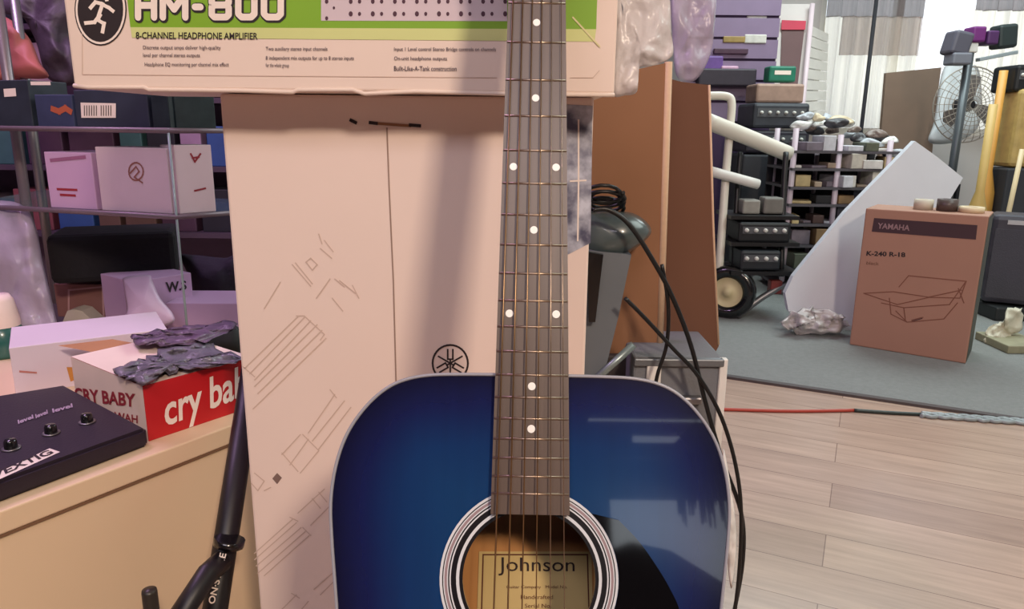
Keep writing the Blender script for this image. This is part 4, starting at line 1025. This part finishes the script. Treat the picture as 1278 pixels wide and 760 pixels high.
for k in range(n_):
    t0, t1 = k / n_, (k + .88) / n_
    ql = [P(1006 - 7 * t, 30 + 125 * t, 4.72) for t in (t0, t1)]; qr = [P(1031 - 4 * t, 42 + 108 * t, 4.95) for t in (t0, t1)]
    MB().poly([v - o for v in (ql[0], qr[0], qr[1], ql[1])], (.02, .01, 0)).done('slat', M('white_slat', (226, 222, 214), .5), apn)

# curtains: sheer strips of thread
def sheer(name, rgb, alpha):
    m = bpy.data.materials.new(name); m.use_nodes = True; nt = m.node_tree; N = nt.nodes.new; L = nt.links.new
    out = nt.nodes['Material Output']; b = nt.nodes['Principled BSDF']; b.inputs['Roughness'].default_value = .9
    tc = N('ShaderNodeTexCoord'); mp = N('ShaderNodeMapping'); mp.inputs['Scale'].default_value = (34, 34, .4); L(tc.outputs['Object'], mp.inputs[0])
    n = N('ShaderNodeTexNoise'); n.inputs['Scale'].default_value = 1; n.inputs['Detail'].default_value = 3; L(mp.outputs[0], n.inputs['Vector'])
    mx = N('ShaderNodeMixRGB'); c = lin(rgb); mx.inputs[1].default_value = (*[v * .4 for v in c], 1); mx.inputs[2].default_value = (*[min(1, v * 1.25) for v in c], 1)  # dark vertical streaks put the shade of folds into the colour
    L(n.outputs['Fac'], mx.inputs[0]); L(mx.outputs[0], b.inputs['Base Color'])
    tl = N('ShaderNodeBsdfTranslucent'); L(mx.outputs[0], tl.inputs[0]); tp = N('ShaderNodeBsdfTransparent')
    m1 = N('ShaderNodeMixShader'); m1.inputs[0].default_value = .6; L(b.outputs[0], m1.inputs[1]); L(tl.outputs[0], m1.inputs[2])
    m2 = N('ShaderNodeMixShader'); m2.inputs[0].default_value = alpha; L(tp.outputs[0], m2.inputs[1]); L(m1.outputs[0], m2.inputs[2]); L(m2.outputs[0], out.inputs[0])
    return m
def curtain(name, xa, xb, y_, z0, z1, mat, amp=.018, parent=None, folds=26):
    b = bmesh.new(); nn = int((xb - xa) * 90) + 8; rows = []
    for z in (z0, (z0 + z1) / 2, z1):
        rows.append([b.verts.new((xa + (xb - xa) * i / nn, y_ + amp * math.sin((xa + (xb - xa) * i / nn) * folds * 2.3) + amp * .5 * math.sin((xa + (xb - xa) * i / nn) * 131), z)) for i in range(nn + 1)])
    for A, B in zip(rows, rows[1:]):
        for i in range(nn): b.faces.new((A[i], A[i + 1], B[i + 1], B[i])).smooth = True
    me = bpy.data.meshes.new(name); b.to_mesh(me); b.free(); me.materials.append(mat)
    o = bpy.data.objects.new(name, me); COL.objects.link(o)
    if parent: o.parent = parent
    return o
SHEER = sheer('sheer_cream', (222, 214, 196), .80); SHEERD = sheer('sheer_grey', (104, 94, 92), .86)
xc0 = YP(1022, 100, 5.35).x; xc1 = YP(1146, 60, 5.35).x; xc2 = YP(1207, 60, 5.35).x; xc3 = 3.95
zb_ = YP(1080, 160, 5.35).z; zt_ = 2.45
zm = YP(1080, 22, 5.35).z; zm2 = YP(1080, 70, 5.35).z; zm3 = YP(1230, 14, 5.35).z
cu1 = curtain('sheer_curtain', xc0, xc1, 5.35, zb_, zm + .01, SHEER); tag(cu1, 'cream sheer curtain with grey top band left of the bright window gap', 'curtain')
curtain('grey_band', xc0, xc1, 5.33, zm, zt_, SHEERD, parent=cu1)
curtain('second_layer', xc0 + .1, xc1 - .01, 5.30, zm2, zm, sheer('sheer_pink', (170, 150, 142), .7), parent=cu1)
cu2 = curtain('sheer_curtain', xc2, xc3, 5.35, zb_, zm3 + .01, SHEER); tag(cu2, 'cream sheer curtain at the right edge of the picture, grey band above', 'curtain')
curtain('grey_band', xc2, xc3, 5.33, zm3, zt_, SHEERD, parent=cu2)
rod = MB().tube([(xc0 - .2, 5.33, 2.46), (3.99, 5.33, 2.46)], .012, 8).done('curtain_rod', DARK); tag(rod, 'dark curtain rod above the back window', 'curtain rod')
# lamp pole in front of curtain
pl = empty('thin_black_stand', G(1078, 355, .006)); tp_ = P(1082, -30, 4.9); bt_ = P(1076, 152, 4.9)
pl.matrix_world = Matrix.Translation((bt_.x, bt_.y, .006)); tag(pl, 'thin dark upright pole in front of the left curtain', 'stand')
MB().tube([(0, 0, 0), (0, 0, tp_.z)], .013, 8).done('pole', DARK, pl); MB().lathe([(0, .02), (.12, .012), (.12, 0), (0, 0)], seg=24).done('base', DARK, pl)
# brown board
bb = sheet('brown_board', [(1106, 91), (1175, 84), (1170, 120), (1152, 311.5), (1088, 311.5)], 4.9, .03, M('taupe_board', (134, 112, 96), .7), 0); 
tag(bb, 'taupe brown board standing in front of the sheer curtain', 'board')
# white flask-like bag behind fan
wb = pillow('white_paper_bag', [(1178, 84), (1205, 82), (1222, 88), (1224, 150), (1200, 175), (1160, 178), (1166, 150)], 4.7, .05, M('white_bag_paper', (226, 230, 232), .5), wr=.01, rings=6)
tag(wb, 'white bag behind the standing fan', 'bag')
# fan
fan = empty('standing_fan', G(1210, 380, .006)); fc = P(1209, 131, 4.45)
fan.matrix_world = Matrix.Translation((fc.x, fc.y, .006)); MWS[fan.name] = Matrix.Translation((fc.x, fc.y, .006)); o = Vector((fc.x, fc.y, .006))
tag(fan, 'standing fan with round wire guard in front of the window', 'fan')
GUARD = M('guard_wire', (170, 160, 148), .35, metal=.3)
gm_ = MB(); ax = (Vector((CAM.x, CAM.y, 0)) - Vector((fc.x, fc.y, 0))).normalized(); ax = (ax + Vector((.55, 0, 0))).normalized(); uu = Vector((-ax.y, ax.x, 0)); c0 = fc - o
for k in range(9):
    r = .22 * (k + 1) / 9; dz = .05 * math.sqrt(max(0, 1 - ((k + 1) / 9) ** 2))
    gm_.tube([c0 + ax * dz + (uu * math.cos(a) + Vector((0, 0, 1)) * math.sin(a)) * r for a in [2 * math.pi * i / 36 for i in range(36)]], .004 if k == 8 else .002, 6, closed=True)
for k in range(28):
    a = 2 * math.pi * k / 28
    gm_.tube([c0 + ax * (.05 * math.sqrt(1 - t * t)) + (uu * math.cos(a) + Vector((0, 0, 1)) * math.sin(a)) * .22 * t for t in (.1, .4, .7, .9, 1)], .002, 5)
gm_.done('fan_guard', GUARD, fan)
bl_ = MB()
for k in range(3):
    a = R(120 * k + 100); e = uu * math.cos(a) + Vector((0, 0, 1)) * math.sin(a); s_ = e.cross(ax)
    bl_.poly([c0 + e * .03 - s_ * .02, c0 + e * .03 + s_ * .02 + ax * .01, c0 + e * .15 + s_ * .07 + ax * .015, c0 + e * .175 + s_ * .02, c0 + e * .15 - s_ * .045 - ax * .01], ax * .003)
bl_.done('fan_blades', M('smoky_blade', (120, 112, 108), .4), fan)
MB().lathe([(0, .02), (.03, .018), (.04, 0), (.04, -.1), (0, -.12)], c0, ax, seg=20).done('motor_housing', DARK, fan)
MB().tube([Vector((0, 0, .02)) - ax * .06, c0 - ax * .06], .02, 12).done('pole', M('greygreen_pole', (92, 104, 100), .4), fan)
MB().lathe([(0, .03), (.16, .02), (.17, 0), (0, 0)], seg=28).done('base', DARK, fan)
# thick column pole in front and gear on top
gp = P(1211, 60, 3.9); gear = empty('camera_light_stand', (gp.x, gp.y, .006)); o = Vector((gp.x, gp.y, .006)); MWS[gear.name] = Matrix.Translation(o)
tag(gear, 'tall stand carrying grey and purple gear in front of the window', 'stand')
MB().tube([(0, 0, 0), gp - o], [.022, .022], 14).done('pole', M('pole_grey', (88, 94, 98), .35, metal=.3), gear)
MB().lathe([(0, .03), (.09, .02), (.10, 0), (0, 0)], seg=28).done('base', DARK, gear)
def gb_(name, x, y, w, h, d, mt, tilt=0):
    MB().box(P(x, y, 3.9) - o, (w, d, h), Matrix.Rotation(tilt, 3, 'Y'), bev=min(w, h, d) * .15).done(name, mt, gear)
gb_('grey_housing', 1194, 55, .10, .12, .12, M('gear_grey', (86, 84, 96), .5), .2); gb_('lower_housing', 1195, 74, .10, .06, .1, M('gear_grey2', (120, 122, 132), .5))
gb_('purple_panel', 1216, 44, .07, .08, .1, M('gear_purple', (110, 40, 112), .5)); gb_('purple_panel', 1233, 48, .06, .07, .1, M('gear_purple2', (78, 40, 90), .5))
gb_('black_housing', 1252, 46, .10, .12, .1, M('gear_black', (38, 50, 50), .5), -.1); gb_('arm', 1244, 70, .2, .018, .04, M('gear_arm', (150, 160, 164), .4), -.2)
gb_('bracket', 1212, 60, .05, .05, .05, WHITEP)
# black amplifier head and yellow guitars at right
small('amplifier_head', 1274, 116, 3.75, .20, .13, .2, (18, 22, 26), 'black amplifier head at the right edge on the yellow cabinet', 'amplifier')
small('yellow_cabinet', 1272, 208, 3.8, .22, .38, .18, (186, 158, 96), 'yellow wooden cabinet at the right edge below the black amplifier head', 'cabinet')
for k, (xa, ya, Zn, r, rgb, l, lean) in enumerate(((1240, 130, 3.55, .02, (196, 164, 96), 'upright yellow wooden guitar neck, leftmost of the group at the right', 0), (1253, 88, 3.68, .02, (206, 150, 70), 'orange wooden guitar neck beside the yellow one', 0), (1276, 186, 3.45, .011, (210, 190, 150), 'thin pale wooden neck slanting at the right edge', -.05))):
    a = P(xa, ya, Zn); e = Vector((a.x + lean * a.z, a.y, .008))
    m = MB().tube([a, a.lerp(e, .45), a.lerp(e, .55), e], [r, r, r * 2.2, r * 2.6], 12)
    ob = m.done('wooden_neck', M('neckwood_%d' % k, rgb, .5)); tag(ob, l, 'guitar neck')
yc = P(1272, 208, 3.8); ob = MB().box((0, 0, (yc.z - .01) / 2), (.24, .2, yc.z - .012), bev=.01).done('dark_cabinet', M('dark_cab', (48, 50, 56), .6)); ob.location = (yc.x, yc.y, .007)
tag(ob, 'dark floor cabinet under the yellow cabinet at the right edge', 'cabinet')
yc = P(958, 191, 4.14); ob = MB().box((0, 0, (yc.z - .01) / 2), (.36, .3, yc.z - .012), bev=.01).done('dark_cabinet', MC['dark_cab']); ob.location = (yc.x, yc.y, .007)
tag(ob, 'dark floor cabinet under the two stacked dark amplifiers behind the cart', 'cabinet')
# speaker behind the carton
ZS = ZG(1256, 394, .006)
sp = small('black_speaker', 1254, 375, ZS, .20, .385, .18, (62, 60, 70), 'dark grey speaker cabinet right of the brown carton', 'speaker', rot=-.5)
small('floor_papers', 1262, 432, ZG(1262, 432, .006), .16, .03, .2, (150, 146, 120), 'pile of papers on the carpet at the right of the carton', 'papers')
pillow('paper_scrap', [(1228, 428), (1236, 408), (1250, 402), (1262, 384), (1276, 388), (1274, 410), (1258, 424), (1244, 432)], ZG(1245, 432, .01) + .05, .02, M('scrap_white', (206, 200, 180), .6, var=.3), wr=.02, freq=20, edge_j=6)
tag(bpy.data.objects['paper_scrap'], 'curled pale paper scrap below the dark speaker', 'paper')
small('speaker_base', 1256, 394, ZS, .23, .06, .2, (36, 38, 40), 'low dark block under the dark speaker cabinet', 'block')
# low counter with clutter between the fan and the rack
k0 = P(1128, 262, 4.3); k1 = P(1190, 262, 4.3); zA = k0.z; zB = P(1180, 228, 4.3).z
dt = empty('goods_counter', ((k0.x + k1.x) / 2, k0.y + .1, .006)); o = Vector(((k0.x + k1.x) / 2, k0.y + .1, .006)); wK = k1.x - k0.x
tag(dt, 'dark two level counter of shop articles behind the foam sheet', 'counter')
for z in (zA, zB): MB().box((0, 0, z - .02), (wK, .24, .014)).done('shelf_board', DARK, dt)
for sx in (-1, 1): MB().box((sx * wK / 2, 0, zB / 2), (.016, .24, zB - .02)).done('side_panel', DARK, dt)
MB().box((0, .12, zB / 2 + .02), (wK, .01, zB)).done('back_panel', DARK, dt)
random.seed(11)
gk = [(150, 100, 100), (60, 70, 90), (196, 170, 176), (190, 90, 110), (50, 56, 60), (170, 160, 160), (214, 206, 204), (90, 60, 66), (120, 130, 140)]
for z in (zA, zB):
    x = k0.x + .02
    while x < k1.x - .06:
        w = random.uniform(.03, .08); hh = random.uniform(.05, .115); c = random.choice(gk)
        ob = MB().box((0, 0, hh / 2), (w * .9, .1, hh), bev=.006).done('shop_article', M('art_%d_%d_%d' % c, c, .5, var=.4, scale=30))
        ob.location = (x + w / 2, k0.y + .06, z - .006); tag(ob, 'small shop article on the dark counter between the foam sheet and the fan', 'article', 'articles on the counter'); x += w + .008

# front panel details of the black units in the back room
for nm, w, h, d, n in (('black_amplifier', .22, .085, .18, 5), ('black_mixer', .17, .085, .18, 4), ('dark_amplifier', .30, .13, .3, 6), ('dark_amplifier.001', .34, .12, .3, 6), ('amplifier_head', .2, .13, .2, 4)):
    po_ = bpy.data.objects[nm]
    MB().box((0, -d / 2 - .001, h * .62), (w * .86, .004, h * .34)).done('control_panel', M('panel_grey', (96, 98, 102), .4, metal=.3), po_)
    for k in range(n):
        MB().lathe([(0, .012), (.008, .011), (.009, 0)], (-w * .36 + w * .72 * k / (n - 1), -d / 2 - .003, h * .62), (0, -1, 0), seg=12).done('knob', M('knob_pale', (206, 204, 196), .35), po_)
gb2 = bpy.data.objects['green_box']
MB().box((0, -.0505, .05), (.09, .002, .022)).done('white_label', WHITEINK, gb2)
sp2 = bpy.data.objects['black_speaker']
MB().box((0, -.0905, .175), (.17, .004, .30), bev=.001).done('grille', M('speaker_cloth', (74, 72, 80), .9, bump=.5, bscale=220), sp2)
MB().box((0, -.0915, .355), (.09, .004, .018)).done('name_plate', M('plate_pale', (186, 184, 186), .4), sp2)
